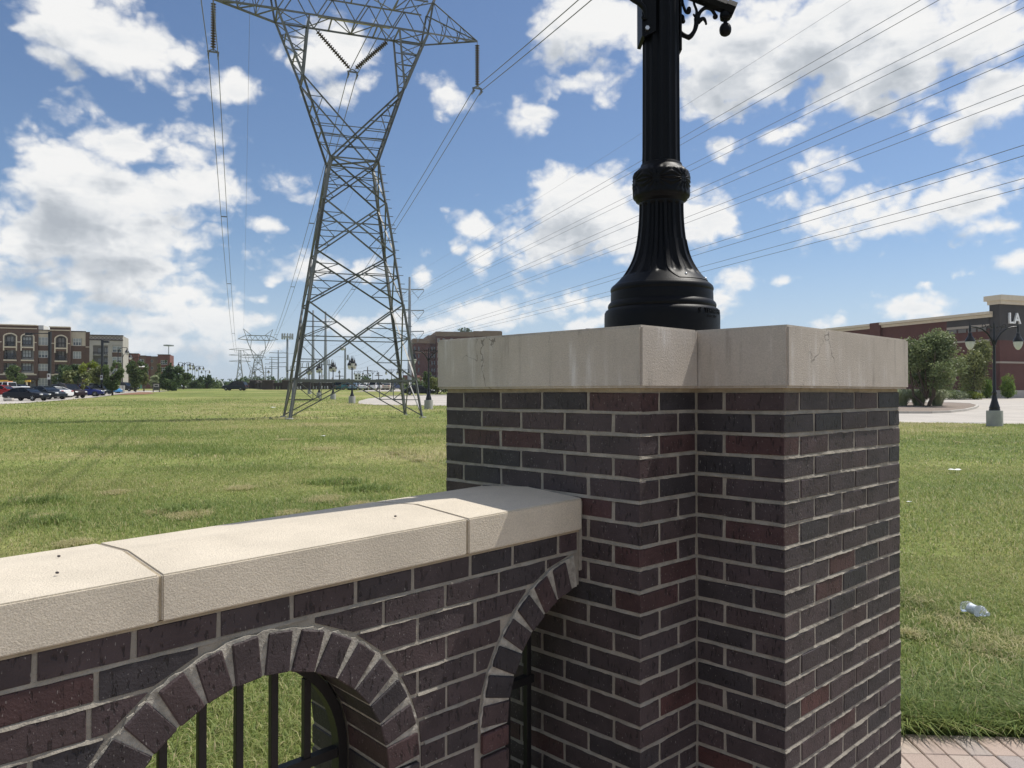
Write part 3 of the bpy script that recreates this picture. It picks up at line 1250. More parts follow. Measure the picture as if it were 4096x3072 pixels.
for j in range(0, 34):
    for i in range(-38, 34):
        lx, ly = (i + .5) * .1016, -(j + .5) * .2
        lx += 0 if j % 2 == 0 else .0
        X, Y = PX0 + lx * math.cos(PYAW) - ly * math.sin(PYAW), PY0 + lx * math.sin(PYAW) + ly * math.cos(PYAW)
        # keep off the wall, the pillar and the grass behind them
        if X < .95 and (Y - WY) * .749 - (X - WX) * .663 > -.03 and X < .3:
            continue
        if X < 1.35 and Y > KY - .1 and abs(X - .62) < (Y - KY + .12):
            continue
        if X < .62 and Y > 2.3:
            continue
        if X > 1.3 and Y > 2.35 and npv < 298 and X < 4.1:
            o = link('paver', random.choice(pv_cache), pav, (X, Y, .012 + random.uniform(-.0015, .0015)), (random.uniform(-.006, .006), random.uniform(-.006, .006), PYAW + random.uniform(-.006, .006)))
            npv += 1
        elif Y > -.5 and X < 5:
            c, s = math.cos(PYAW), math.sin(PYAW)
            b = MB().box(-.0485, .0485, -.0985, .0985, .0, .017)
            rest.add([(X + x * c - y * s, Y + x * s + y * c, z) for x, y, z in b.v], b.f)
rest.build('paver_field', M['paver'], pav, kind='stuff')

# ================================================================== lawn, hard surfaces
LOT = [(24, 33.0), (17.6, 35.2), (8, 46), (-5.5, 63.2), (-11.6, 65.2), (-13.9, 69.5), (-15.9, 80), (-17.2, 92), (-16.5, 104), (-11, 112), (0, 116), (30, 119), (120, 122), (120, 8), (60, 20), (40, 27)]
LOT2 = [(-30, 150), (40, 146), (90, 146), (90, 182), (-30, 182)]
LOTL = [(-44.5, 68), (-47, 78), (-50.0, 88), (-54, 100), (-59, 114), (-62, 126), (-66, 140), (-70, 158), (-140, 158), (-160, 60), (-80, 50)]
MULCH = [(-59.5, 114.5), (-56.5, 118), (-58.5, 126), (-66, 140), (-68, 140)]
LOT, LOTL, MULCH = [[(a * .977, b) for a, b in q] for q in (LOT, LOTL, MULCH)]


def lawn_dry(x, y):
    """0 lush .. 1 dry, shared by ground and blades"""
    a = vnoise(x, y, 2.6, 3, 3)
    b = vnoise(x, y, 11.0, 5, 3)
    return np.clip((a * .55 + b * .65 - .36) * 2.0, 0, 1)


xs_ = np.concatenate([-np.geomspace(600, 20, 60), np.linspace(-19.6, 19.6, 150), np.geomspace(20, 600, 60)])
ys_ = np.concatenate([[-120, -60, -25, -10], np.linspace(-4, 16, 90), np.geomspace(16.4, 320, 190), [420, 640, 900]])
XX, YY = np.meshgrid(xs_, ys_)
ZZ = G(YY) + (vnoise(XX, YY, 1.7, 9, 3) - .5) * .05 * np.clip((YY - 3.9) / 3, 0, 1) * np.clip(1 - np.abs(YY - 60) / 110, 0, 1)
inl = inside(XX, YY, LOT) | inside(XX, YY, LOTL) | inside(XX, YY, LOT2)
ZZ = np.where(inl, ZZ - .07, ZZ) - .02
ny_, nx_ = XX.shape
me = bpy.data.meshes.new('lawn')
verts = np.stack([XX.ravel(), YY.ravel(), ZZ.ravel()], 1)
ii = np.arange(ny_ * nx_).reshape(ny_, nx_)
faces = np.stack([ii[:-1, :-1].ravel(), ii[:-1, 1:].ravel(), ii[1:, 1:].ravel(), ii[1:, :-1].ravel()], 1)
me.from_pydata(verts.tolist(), [], faces.tolist())
at = me.attributes.new('dry', 'FLOAT', 'POINT')
at.data.foreach_set('value', lawn_dry(XX, YY).ravel().astype(np.float32))
me.polygons.foreach_set('use_smooth', [True] * len(me.polygons))


def grass_ground():
    m = bpy.data.materials.new('lawn_ground')
    m.use_nodes = True
    t = NT(m.node_tree)
    b = m.node_tree.nodes['Principled BSDF']
    b.inputs['Roughness'].default_value = .95
    b.inputs['Specular IOR Level'].default_value = .1
    geo = t.n('ShaderNodeNewGeometry')
    pos = geo.outputs['Position']
    dry = t.n('ShaderNodeAttribute', attribute_name='dry').outputs['Fac']
    c = t.ramp(dry, [(0, (.155, .19, .055)), (.35, (.205, .235, .072)), (.7, (.27, .27, .102)), (1, (.33, .30, .145))])
    mott = t.smooth(t.noise(t.vec('MULTIPLY', pos, (1, .45, 1)), 2.2, 6, .68), .3, .7, .70, 1.28, 'LINEAR')
    far = t.smooth(t.noise(t.vec('MULTIPLY', pos, (.10, .055, 1)), 1.0, 5, .6), .35, .65, .88, 1.12, 'LINEAR')
    fine = t.smooth(t.noise(pos, 55, 3, .7), .3, .7, .55, 1.35, 'LINEAR')
    sc = t.vec('SCALE', c)
    t.l(t.math('MULTIPLY', t.math('MULTIPLY', mott, fine), far), sc.node.inputs['Scale'])
    soil = t.smooth(t.noise(pos, .9, 5, .7), .70, .76)
    col = t.mix(t.math('MULTIPLY', soil, .55), sc, (.26, .20, .12))
    t.l(col, b.inputs['Base Color'])
    bn = t.n('ShaderNodeBump')
    bn.inputs['Distance'].default_value = .05
    t.l(t.noise(t.vec('MULTIPLY', pos, (1, .5, 1)), 14, 5, .7), bn.inputs['Height'])
    t.l(bn.outputs[0], b.inputs['Normal'])
    return m


M['lawn'] = grass_ground()
me.materials.append(M['lawn'])
link('lawn', me, kind='structure')


def sheet(name, poly, dz, m, step=6.0, kind='structure'):
    """flat surface following the terrain"""
    bm = bmesh.new()
    vs = [bm.verts.new((x, y, 0)) for x, y in poly]
    bm.faces.new(vs)
    bmesh.ops.triangulate(bm, faces=bm.faces)
    y0, y1 = min(p[1] for p in poly), max(p[1] for p in poly)
    yy = math.ceil(y0 / step) * step
    while yy < y1:
        bmesh.ops.bisect_plane(bm, geom=list(bm.verts) + list(bm.edges) + list(bm.faces), plane_co=(0, yy, 0), plane_no=(0, 1, 0))
        yy += step
    for v in bm.verts:
        v.co.z = g(v.co.y) + dz
    bmesh.ops.recalc_face_normals(bm, faces=bm.faces)
    for f in bm.faces:
        if f.normal.z < 0:
            f.normal_flip()
    me = bpy.data.meshes.new(name)
    bm.to_mesh(me)
    bm.free()
    me.materials.append(m)
    return link(name, me, kind=kind)


M['concrete'] = mat('worn_concrete', (.43, .395, .35), .9, .16, .35, .002, 40, coord='Object', det=8)
M['concrete2'] = mat('lamp_concrete', (.33, .33, .30), .92, .12, 3, .002, 60)
M['kerb'] = mat('kerb_concrete', (.46, .43, .38), .9, .12, 2)
M['mulch'] = mat('bark_mulch', (.22, .115, .06), .95, .35, 6)
M['marking'] = mat('road_paint', (.78, .78, .76), .7, .1, 5)
sheet('parking_lot', LOT, -.015, M['concrete'])
sheet('far_parking_lot', LOT2, -.015, M['concrete'])
sheet('left_parking_lot', LOTL, -.015, M['concrete'])
sheet('mulch_bed', MULCH, .02, M['mulch'])


def kerb(name, pts, w=.16, h=.13, m=None, dz=-.015):
    mb = MB()
    for (a, b) in zip(pts[:-1], pts[1:]):
        n = max(1, int(math.dist(a, b) / 4))
        for i in range(n):
            p = [a[k] + (b[k] - a[k]) * i / n for k in (0, 1)]
            q = [a[k] + (b[k] - a[k]) * (i + 1) / n for k in (0, 1)]
            mb.bar((p[0], p[1], g(p[1]) + h / 2 + dz), (q[0], q[1], g(q[1]) + h / 2 + dz), w, h)
    return mb.build(name, m or M['kerb'], kind='structure')


kerb('kerb', [(-16.5, 104), (-11, 112), (0, 116), (30, 119), (120, 122)])
kerb('kerb', [(-50, 88), (-54, 100), (-59, 114), (-62, 126), (-66, 140)], h=.14)
sheet('sidewalk', [(-4.5, 57.5), (3, 48.0), (4.2, 48.8), (-3.2, 58.6)], .006, M['concrete'])
for (p, q) in (((19.0, 36.0), (21.5, 35.0)), ((26.5, 36.3), (31.5, 35.5)), ((20.6, 55.5), (24.5, 55.0))):
    MB().bar((*p, g(p[1]) - .008), (*q, g(q[1]) - .008), .12, .006).build('road_marking', M['marking'], kind='structure')


# ------------------------------------------------------------------ grass blades (one joined mass)
def grass_material():
    m = bpy.data.materials.new('grass_blade')
    m.use_nodes = True
    t = NT(m.node_tree)
    b = m.node_tree.nodes['Principled BSDF']
    b.inputs['Roughness'].default_value = .55
    b.inputs['Specular IOR Level'].default_value = .3
    a = t.n('ShaderNodeAttribute', attribute_name='tint').outputs['Fac']
    c = t.ramp(a, [(0, (.11, .185, .058)), (.3, (.19, .255, .072)), (.55, (.265, .315, .095)), (.78, (.38, .38, .15)), (1, (.55, .47, .28))])
    t.l(c, b.inputs['Base Color'])
    tr = t.n('ShaderNodeBsdfTranslucent')
    t.l(c, tr.inputs['Color'])
    mx = t.n('ShaderNodeMixShader')
    mx.inputs[0].default_value = .42
    t.l(b.outputs[0], mx.inputs[1])
    t.l(tr.outputs[0], mx.inputs[2])
    t.l(mx.outputs[0], m.node_tree.nodes['Material Output'].inputs['Surface'])
    return m


M['grass'] = grass_material()


def blades(name, x, y, hmean, wmin, tint, lean=.6, z0=-.02):
    n = len(x)
    h = hmean * rng.uniform(.45, 1.35, n)
    w = wmin * rng.uniform(.7, 1.3, n)
    th = rng.uniform(0, 2 * np.pi, n)
    ln = rng.uniform(.15, 1.0, n) * lean
    dx, dy = np.cos(th), np.sin(th)
    sxx, syy = -dy, dx
    z = G(y) + z0
    V = np.zeros((n, 5, 3), np.float32)
    for k, (fh, fl, fw) in enumerate(((0, 0, 1), (0, 0, -1), (.6, .35, .8), (.6, .35, -.8), (1, 1, 0))):
        V[:, k, 0] = x + dx * h * ln * fl + sxx * w * fw / 2
        V[:, k, 1] = y + dy * h * ln * fl + syy * w * fw / 2
        V[:, k, 2] = z + h * fh * (1 - .35 * ln * fl)
    me = bpy.data.meshes.new(name)
    me.vertices.add(n * 5)
    me.vertices.foreach_set('co', V.ravel())
    base = np.arange(n) * 5
    loops = np.stack([base, base + 1, base + 3, base + 2, base + 2, base + 3, base + 4], 1).ravel().astype(np.int32)
    me.loops.add(len(loops))
    me.loops.foreach_set('vertex_index', loops)
    me.polygons.add(2 * n)
    st = np.stack([np.arange(n) * 7, np.arange(n) * 7 + 4], 1).ravel().astype(np.int32)
    me.polygons.foreach_set('loop_start', st)
    try:
        me.polygons.foreach_set('loop_total', np.tile([4, 3], n).astype(np.int32))
    except Exception:
        pass
    at = me.attributes.new('tint', 'FLOAT', 'POINT')
    at.data.foreach_set('value', np.repeat(np.clip(tint, 0, 1), 5).astype(np.float32))
    me.update(calc_edges=True)
    me.validate()
    me.materials.append(M['grass'])
    return link(name, me, kind='stuff')


def on_lawn(x, y):
    ok = ~(inside(x, y, LOT) | inside(x, y, LOTL) | inside(x, y, LOT2) | inside(x, y, MULCH))
    right = (x > 1.0) & (y < 3.70 - .052 * (x - 1.8))                                # paving
    # behind the wall line only
    sidew = (x - WX) * -.663 + (y - WY) * .749
    front = (x <= 1.0) & (sidew < .45)
    pil = (np.abs((x - .62)) + np.abs(y - 3.03)) < 1.0
    return ok & ~right & ~front & ~pil


def wedge(n, y0, y1, k=.69, pw=1.0):
    """random points in the field of view, even in area between two distances"""
    y = np.sqrt(rng.uniform(y0 ** 2, y1 ** 2, n))
    x = rng.uniform(-k, k, n) * y
    ok = on_lawn(x, y)
    return x[ok], y[ok]


parts = [(165000, 3.0, 7.5, .060, .0048), (185000, 7.5, 16, .062, .0078), (150000, 16, 38, .085, .016), (70000, 38, 90, .12, .04)]
for i, (n, y0, y1, h, w) in enumerate(parts):
    x, y = wedge(n, y0, y1)
    d = lawn_dry(x, y)
    tint = .40 + .36 * d + rng.normal(0, .16, len(x)) + .16 * (vnoise(x, y, .5, 21, 2) - .5)
    tall = vnoise(x, y, 1.3, 31, 3)
    hh = h * (.65 + .9 * np.clip((tall - .4) * 2.2, 0, 1.4))
    straw = rng.random(len(x)) < (.09 + .14 * d)
    tint = np.where(straw, rng.uniform(.8, 1.0, len(x)), tint)
    blades('grass', x, y, hh, w, tint, 1.7)
# longer unmown edge along the paving, blown over to one side
n = 26000
x = rng.uniform(1.2, 3.4, n)
y = 3.72 - .052 * (x - 1.8) + np.abs(rng.normal(0, .30, n)) - .03
blades('grass', x, y, .14 * (.5 + vnoise(x, y, .35, 8, 2)), .0056, .10 + .50 * rng.random(n) + (rng.random(n) < .07) * .6, 1.7)
# coarse blue-green clumps of taller, wider blades in the left field
cx_, cy_ = [], []
for (a, b, rr, m_) in ((-9.0, 20.5, 2.4, 2600), (-7.2, 19.2, 1.6, 1400), (-12.5, 26, 3.6, 2600), (-5.2, 24, 3, 1800), (-2.9, 13.2, .5, 700), (-2.2, 12.3, .45, 600), (-4.3, 10.2, .4, 420), (-1.0, 16.5, .5, 400), (-6.6, 11, .5, 420), (-3.0, 27, 2.6, 1500), (-5.5, 9.4, .35, 350), (-16, 31, 4, 2000), (3.4, 8.2, .35, 260), (4.4, 12.5, .6, 300)):
    cx_.append(rng.normal(a, rr * .5, m_))
    cy_.append(rng.normal(b, rr * .35, m_))
x, y = np.concatenate(cx_), np.concatenate(cy_)
blades('coarse_clumps', x, y, .12, .013, .22 + .22 * rng.random(len(x)), 1.5)
# raked-up dry clippings lying in patches
cx_, cy_ = [], []
for (px, py, wpx, m_) in ((745, 1035, 40, 700), (700, 1075, 55, 900), (410, 1108, 60, 900), (700, 965, 50, 600), (620, 945, 30, 300), (340, 1102, 30, 350), (250, 1060, 40, 400), (100, 1112, 40, 300), (60, 1075, 40, 260), (160, 1170, 45, 360), (520, 1050, 40, 380), (630, 1105, 40, 420), (780, 1085, 40, 380), (860, 975, 30, 260), (905, 990, 26, 200), (560, 880, 24, 120), (1990, 947, 10, 60), (2070, 952, 9, 60), (1965, 1365, 26, 110), (2050, 1340, 120, 200), (2120, 1405, 120, 180), (2185, 1385, 110, 200), (1995, 1290, 90, 110)):
    k = (py - 845) / 1701
    Y = (-(k + .0075) + math.sqrt((k + .0075) ** 2 + 4 * 3.8e-5 * 1.6)) / (2 * 3.8e-5)
    X = ray(px, Y)
    s = wpx / 1701 * Y
    m2 = int(m_ * 1.0)
    cx_.append(rng.normal(X, s * .35, m2))
    cy_.append(rng.normal(Y, s * .45, m2))
x, y = np.concatenate(cx_), np.concatenate(cy_)
ok = on_lawn(x, y)
x, y = x[ok], y[ok]
x, y = np.concatenate([x, x + rng.normal(0, .04, len(x))]), np.concatenate([y, y + rng.normal(0, .06, len(y))])
blades('dry_clippings', x, y, .042, .0022 + .00042 * y, rng.uniform(.78, 1, len(x)), 2.4, .008)

# ------------------------------------------------------------------ litter
pet = bpy.data.materials.new('clear_plastic')
pet.use_nodes = True
pb_ = pet.node_tree.nodes['Principled BSDF']
pb_.inputs['Base Color'].default_value = (.95, .97, 1, 1)
pb_.inputs['Roughness'].default_value = .12
pb_.inputs['Transmission Weight'].default_value = .85
pb_.inputs['IOR'].default_value = 1.25
BX, BY = 3.22, 5.5
bot = thing('plastic_bottle', 'crushed clear plastic bottle lying in the grass right of the pillar', 'bottle', (BX, BY, g(BY) + .052), R(-76))


def dent(r, z, a):
    return r * (1 + .10 * math.sin(3 * a + z * 50) + .09 * math.sin(z * 105 + a)) * (1 - .24 * math.exp(-((z - .0) / .018) ** 2))


bp = [(.004, -.105), (.026, -.103), (.031, -.09), (.032, -.06), (.030, -.03), (.032, 0), (.033, .03), (.031, .06), (.024, .082), (.014, .098), (.0125, .105)]
bp = [(r * 1.15, z) for r, z in np.array([(np.interp(q, [b[1] for b in bp], [b[0] for b in bp]), q) for q in np.linspace(-.105, .105, 40)])]
MB().lathe(bp, 24, axis='x', mod=dent).build('body', pet, bot, 60)
MB().lathe([(.005, .105), (.0135, .105), (.0135, .118), (.005, .118)], 16, axis='x').build('cap', mat('white_cap', (.75, .77, .78), .4), bot, 40)
MB().lathe([(.0325, -.045), (.0335, -.04), (.034, .02), (.033, .025)], 24, axis='x', mod=dent).build('paper_label', mat('pale_label', (.70, .76, .82), .5, .15, 40), bot, 60)


def scrap(label, px, py, s, name='paper_scrap'):
    k = (py - 845) / 1701
    Y = (-(k + .0075) + math.sqrt((k + .0075) ** 2 + 4 * 3.8e-5 * 1.6)) / (2 * 3.8e-5)
    X = ray(px, Y)
    vs = [(s * a, s * b * .7, rng.uniform(.02, .02 + .25 * s)) for b in (-1, -.3, .4, 1) for a in (-1, -.4, .3, 1)]
    fs = [(i * 4 + j, i * 4 + j + 1, i * 4 + j + 5, i * 4 + j + 4) for i in range(3) for j in range(3)]
    mb = MB()
    mb.add(vs, fs)
    me = mb.mesh(name, M['paper'])
    o = tag(link(name, me, None, (X, Y, g(Y) + .02), (0, 0, rng.uniform(0, 3))), label, 'litter')
    md = o.modifiers.new('thick', 'SOLIDIFY')
    md.thickness = .004
    return o


M['paper'] = mat('white_paper', (.80, .80, .78), .8, .05, 30)
scrap('flat white paper scrap in the grass right of the pillar', 2061, 1015, .10)
scrap('white litter scrap at the left edge of the lawn beside the parking', 6, 867, .22)
scrap('tiny white scrap in the lawn left of the lattice tower', 590, 877, .16)
scrap('small white scrap in the left field before the tower feet', 698, 940, .07)
scrap('little pale scrap on the grass close to the pillar edge', 1962, 1085, .028)
st = MB().ball((0, 0, 0), .012, 8, .7)
for (t, b, lab) in ((.62, -.12, 'small dark pebble lying on the middle coping stone'), (1.42, -.30, 'small dark pebble on the leftmost coping stone near the joint'), (1.46, -.12, 'dark fleck of grit on the leftmost coping stone towards its front')):
    o = tag(link('pebble', st.mesh('pebble', mat('dark_pebble', (.06, .05, .05), .8)), None,
                 (WX - .749 * t - .663 * -b, WY - .663 * t + .749 * -b, wz(t, .123) + .004)), lab, 'pebble')
    o.scale = (.36, .28, .32)

# ================================================================== lattice transmission towers
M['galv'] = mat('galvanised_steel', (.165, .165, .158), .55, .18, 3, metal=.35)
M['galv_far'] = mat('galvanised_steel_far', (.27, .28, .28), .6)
M['porc'] = mat('brown_porcelain', (.085, .062, .048), .28, .2, 8)
M['wire'] = mat('weathered_cable', (.16, .16, .165), .6)
TYAW = R(20)
TX, TY = -8.55 * .977, 41.1
TSC = .977
A_IN = .8


def leg_at(z):
    """half widths of the tower body at height z"""
    t = z / 13.6
    return 3.35 + (1.25 - 3.35) * t, 2.05 + (.85 - 2.05) * t


def tower_members():
    out_ = []
    add = lambda n, p, q, w: out_.append((n, p, q, w))
    def P(sx, sy, z):
        a, b = leg_at(z)
        return (sx * a, sy * b, z)
    lev = [1.95, 5.95, 8.64, 11.35, 13.6]
    for sx in (-1, 1):
        for sy in (-1, 1):
            zz_ = [0] + lev
            for a, b in zip(zz_[:-1], zz_[1:]):
                add('leg', P(sx, sy, a), P(sx, sy, b), .17)
    # faces: pairs of corners
    fs = [((-1, -1), (1, -1), 1), ((-1, 1), (1, 1), 1), ((-1, -1), (-1, 1), 0), ((1, -1), (1, 1), 0)]
    for c0, c1, wide in fs:
        for z in lev:
            if z in (1.95, 13.6):
                add('cross_beam', P(*c0, z), P(*c1, z), .13 if z == 1.95 else .10)
        for a, b in zip(lev[:-1], lev[1:]):
            add('brace', P(*c0, a), P(*c1, b), .10)
            add('brace', P(*c1, a), P(*c0, b), .10)
            wa, wb = leg_at(a)[0 if wide else 1], leg_at(b)[0 if wide else 1]
            zc = a + (b - a) * wa / (wa + wb)
            if wide or a < 6:
                add('cross_beam', P(*c0, zc), P(*c1, zc), .07)
            if wide:
                for s0, s1 in ((c0, c1), (c1, c0)):
                    # redundants from each leg to the middle of the diagonals
                    p0, pm = Vector(P(*s0, a)), (Vector(P(*s0, a)) + Vector(P(*s1, b))) / 2
                    mid = p0.lerp(Vector(P(*s1, b)), .26)
                    add('strut', P(*s0, mid.z), mid, .055)
                    add('strut', P(*s0, zc), mid, .055)
                    mid2 = Vector(P(*s0, b)).lerp(Vector(P(*s1, a)), .26)
                    add('strut', P(*s0, mid2.z), mid2, .055)
                    add('strut', P(*s0, zc), mid2, .055)
        # splayed feet bracing under the belt
        m = (Vector(P(*c0, 1.95)) + Vector(P(*c1, 1.95))) / 2
        for s0 in (c0, c1):
            foot = Vector(P(*s0, .12))
            add('brace', m, foot, .075)
            if wide:
                q = m.lerp(foot, .55)
                add('strut', q, P(*s0, 1.95), .05)
                add('strut', q, P(*s0, q.z), .05)
                q1 = Vector((q.x, q.y, 1.95))
                add('strut', q, q1, .045)
    # forked upper part
    for sy in (-1, 1):
        y = sy * A_IN
        for s in (-1, 1):
            w = (s * 1.25, sy * .85, 13.6)
            e = (s * 2.65, y, 17.7)
            ot = (s * 3.95, y, 20.9)
            it = (s * 2.36, y, 20.9)
            add('leg', w, e, .14)
            add('leg', e, ot, .14)
            add('leg', e, it, .12)
            add('brace', e, (-s * 1.25, sy * .85, 13.6), .11)
            # lacing between outer and inner legs
            E, OT, IT = Vector(e), Vector(ot), Vector(it)
            k = 5
            for i in range(1, k):
                add('strut', E.lerp(OT, i / k), E.lerp(IT, i / k), .055)
            for i in range(k):
                if i % 2:
                    add('strut', E.lerp(IT, i / k), E.lerp(OT, (i + 1) / k), .055)
                else:
                    add('strut', E.lerp(OT, max(i, .2) / k), E.lerp(IT, (i + 1) / k), .055)
            Wv, Dv = Vector(w), Vector((-s * 1.25, sy * .85, 13.6))
            for f in (.3, .52, .75):
                add('strut', Wv.lerp(E, f), E.lerp(Dv, 1 - f) if f > .5 else E.lerp(Dv, .72), .055)
            add('strut', Wv.lerp(E, .52), E.lerp(Dv, .25), .055)
        for zq in (14.7, 15.3):
            x_ = 1.25 + (zq - 13.6) / 4.1 * 1.4
            add('strut', (-x_, y * 1.03, zq), (x_, y * 1.03, zq), .06)
        # bridge chords
        add('chord', (-3.95, y, 20.9), (3.95, y, 20.9), .14)
        add('chord', (-3.95, y, 22.6), (3.95, y, 22.6), .12)
        n = 8
        for i in range(n):
            x0, x1 = -3.95 + 7.9 * i / n, -3.95 + 7.9 * (i + 1) / n
            add('brace', (x0, y, 20.9 if i % 2 == 0 else 22.6), (x1, y, 22.6 if i % 2 == 0 else 20.9), .08)
        for s in (-1, 1):
            add('leg', (s * 3.95, y, 20.9), (s * 4.25, y, 22.6), .12)
            tip = (s * 7.0, s * 0, 21.25)
            add('chord', (s * 3.95, y, 20.9), tip, .12)
            add('chord', (s * 4.25, y, 22.6), tip, .10)
            b0, b1, tp = Vector((s * 3.95, y, 20.9)), Vector((s * 4.25, y, 22.6)), Vector(tip)
            for i, (fa, fb) in enumerate(((.0, .33), (.33, .33), (.33, .62), (.62, .62), (.62, .84))):
                p, q = (b0.lerp(tp, fa), b1.lerp(tp, fb)) if i % 2 else (b1.lerp(tp, fa), b0.lerp(tp, fb))
                add('strut', p, q, .05)
            # shield wire peak
            pk = (s * 5.2, 0, 25.0)
            add('chord', (s * 4.25, y, 22.6), pk, .10)
            add('chord', (s * 2.3, y, 22.6), pk, .09)
            add('strut', (s * 3.3, y, 22.6), Vector((s * 4.25, y, 22.6)).lerp(Vector(pk), .5), .05)
    # members running along the line direction
    for z, xs in ((20.9, (-3.95, -2.36, -1.2, 0, 1.2, 2.36, 3.95)), (22.6, (-4.25, -2.36, 0, 2.36, 4.25))):
        for i, x in enumerate(xs):
            add('strut', (x, -A_IN, z), (x, A_IN, z), .06)
            if i:
                sgn = 1 if i % 2 else -1
                add('strut', (xs[i - 1], -sgn * A_IN, z), (x, sgn * A_IN, z), .055)
    for s in (-1, 1):
        t0, t1 = Vector((s * 3.95, -A_IN, 20.9)), Vector((s * 3.95, A_IN, 20.9))
        tp = Vector((s * 7, 0, 21.25))
        for fa in (.33, .62, .84):
            add('strut', t0.lerp(tp, fa), t1.lerp(tp, fa), .05)
        for fa, fb in ((0, .33), (.33, .62), (.62, .84)):
            add('strut', t0.lerp(tp, fa), t1.lerp(tp, fb), .05)
        for f in (.0, .33, .66):
            a, b = Vector((s * 1.25, -.85, 13.6)), Vector((s * 2.65, -A_IN, 17.7))
            p, q = a.lerp(b, f), a.lerp(b, f + .33)
            add('strut', p, (q.x, -q.y, q.z), .055)
            add('strut', q, (q.x, -q.y, q.z), .055)
            a, b = Vector((s * 2.65, -A_IN, 17.7)), Vector((s * 3.95, -A_IN, 20.9))
            p, q = a.lerp(b, f), a.lerp(b, f + .33)
            add('strut', p, (q.x, -q.y, q.z), .055)
            add('strut', q, (q.x, -q.y, q.z), .055)
    add('strut', (1.25, -.85, 13.6), (-1.25, .85, 13.6), .07)
    add('strut', (-1.25, -.85, 13.6), (1.25, .85, 13.6), .07)
    return out_


TZ = g(TY) - .02
tower = thing('lattice_tower', 'tall grey steel lattice transmission tower standing in the lawn, the nearest of its line', 'pylon', (TX, TY, TZ), TYAW, 'lattice towers of the power line')
tower.scale = (TSC,) * 3
mem = tower_members()
lace = MB()
cnt = 0
for i, (n, p, q, w) in enumerate(mem):
    if (Vector(p) - Vector(q)).length < .15:
        continue
    if cnt < 294:
        MB().angle(p, q, w * .78, flip=1 if i % 2 else -1).build(n, M['galv'], tower)
        cnt += 1
    else:
        lace.angle(p, q, w * 1.15)
if lace.v:
    lace.build('lacing', M['galv'], tower, kind='stuff')
MB().box(-1.87, 1.93, -.62, -.34, 20.99, 21.03).build('walkway_plank', mat('pale_plank', (.50, .46, .36), .8, .1, 3), tower)
sg = MB().box(-.17, .15, -2.0, -1.97, 1.94, 2.28).build('number_plate', mat('white_plate', (.78, .78, .76), .6), tower)
M['plate'] = mat('plate_black', (.03, .03, .03), .6)
for x in (-.09, .07):
    for z in (1.98, 2.13):
        MB().box(x - .04, x + .04, -2.006, -2.001, z, z + .10).build('plate_mark', M['plate'], sg)
for sx in (-1, 1):
    for sy in (-1, 1):
        MB().lathe([(.2, -.3), (.2, .03), (.17, .05)], 12, (sx * 3.37, sy * 2.06, 0)).build('footing', M['concrete2'], tower)
bolts = MB()
for z in np.arange(3, 21, .45):
    if z < 13.6:
        a, b = leg_at(z)
        bolts.bar((a, -b, z), (a + .28, -b, z), .03)
bolts.build('step_bolts', M['galv'], tower, kind='stuff')

# far towers of the same line, small in the picture: one mesh each
far_mb = MB()
for (n, p, q, w) in mem:
    if n == 'strut' and w < .056:
        continue
    far_mb.bar(p, q, w * 1.5)
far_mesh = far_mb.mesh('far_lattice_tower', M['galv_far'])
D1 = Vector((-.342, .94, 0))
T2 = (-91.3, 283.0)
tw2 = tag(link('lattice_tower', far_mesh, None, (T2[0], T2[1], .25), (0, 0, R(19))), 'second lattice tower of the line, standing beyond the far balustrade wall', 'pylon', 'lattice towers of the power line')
tw3 = tag(link('lattice_tower', far_mesh, None, (ray(546, 505), 505, .3), (0, 0, R(19))), 'third and fainter lattice tower just left behind the second one', 'pylon', 'lattice towers of the power line')
tw2.scale = (TSC,) * 3
tw3.scale = (1.15,) * 3
mb = MB()
for s in (-1, 1):
    for q in (-1, 1):
        mb.bar((s * 4, q * 4, 0), (s * .9, q * .9, 27), .4).bar((s * .9, q * .9, 27), (s * .7, q * .7, 38), .35)
for z0 in range(0, 27, 5):
    k0, k1 = 4 - 3.1 * z0 / 27, 4 - 3.1 * (z0 + 5) / 27
    for q in (-1, 1):
        mb.bar((-k0, q * k0, z0), (k1, q * k1, z0 + 5), .22).bar((k0, q * k0, z0), (-k1, q * k1, z0 + 5), .22)
        mb.bar((q * k0, -k0, z0), (q * k1, k1, z0 + 5), .22).bar((q * k0, k0, z0), (q * k1, -k1, z0 + 5), .22)
for z0 in (28, 33, 37.5):
    for s in (-1, 1):
        mb.bar((0, 0, z0), (s * 8.5, 0, z0 + .6), .35).bar((0, 0, z0 + 1.6), (s * 8.5, 0, z0 + .6), .3)
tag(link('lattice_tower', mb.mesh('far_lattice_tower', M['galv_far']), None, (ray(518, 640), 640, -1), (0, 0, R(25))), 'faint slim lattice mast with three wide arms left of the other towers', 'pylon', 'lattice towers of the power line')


# ------------------------------------------------------------------ insulators and bundled conductors
def tw(x, y, z):
    """tower frame to world"""
    c, s = math.cos(TYAW), math.sin(TYAW)
    x, y, z = x * TSC, y * TSC, z * TSC
    return Vector((TX + x * c - y * s, TY + x * s + y * c, TZ + z))


disc_me = MB().lathe([(.02, -.055), (.05, -.05), (.055, -.02), (.128, .012), (.132, .024), (.11, .034), (.05, .05), (.035, .075), (.02, .075)], 14).mesh('disc', M['porc'], 50)


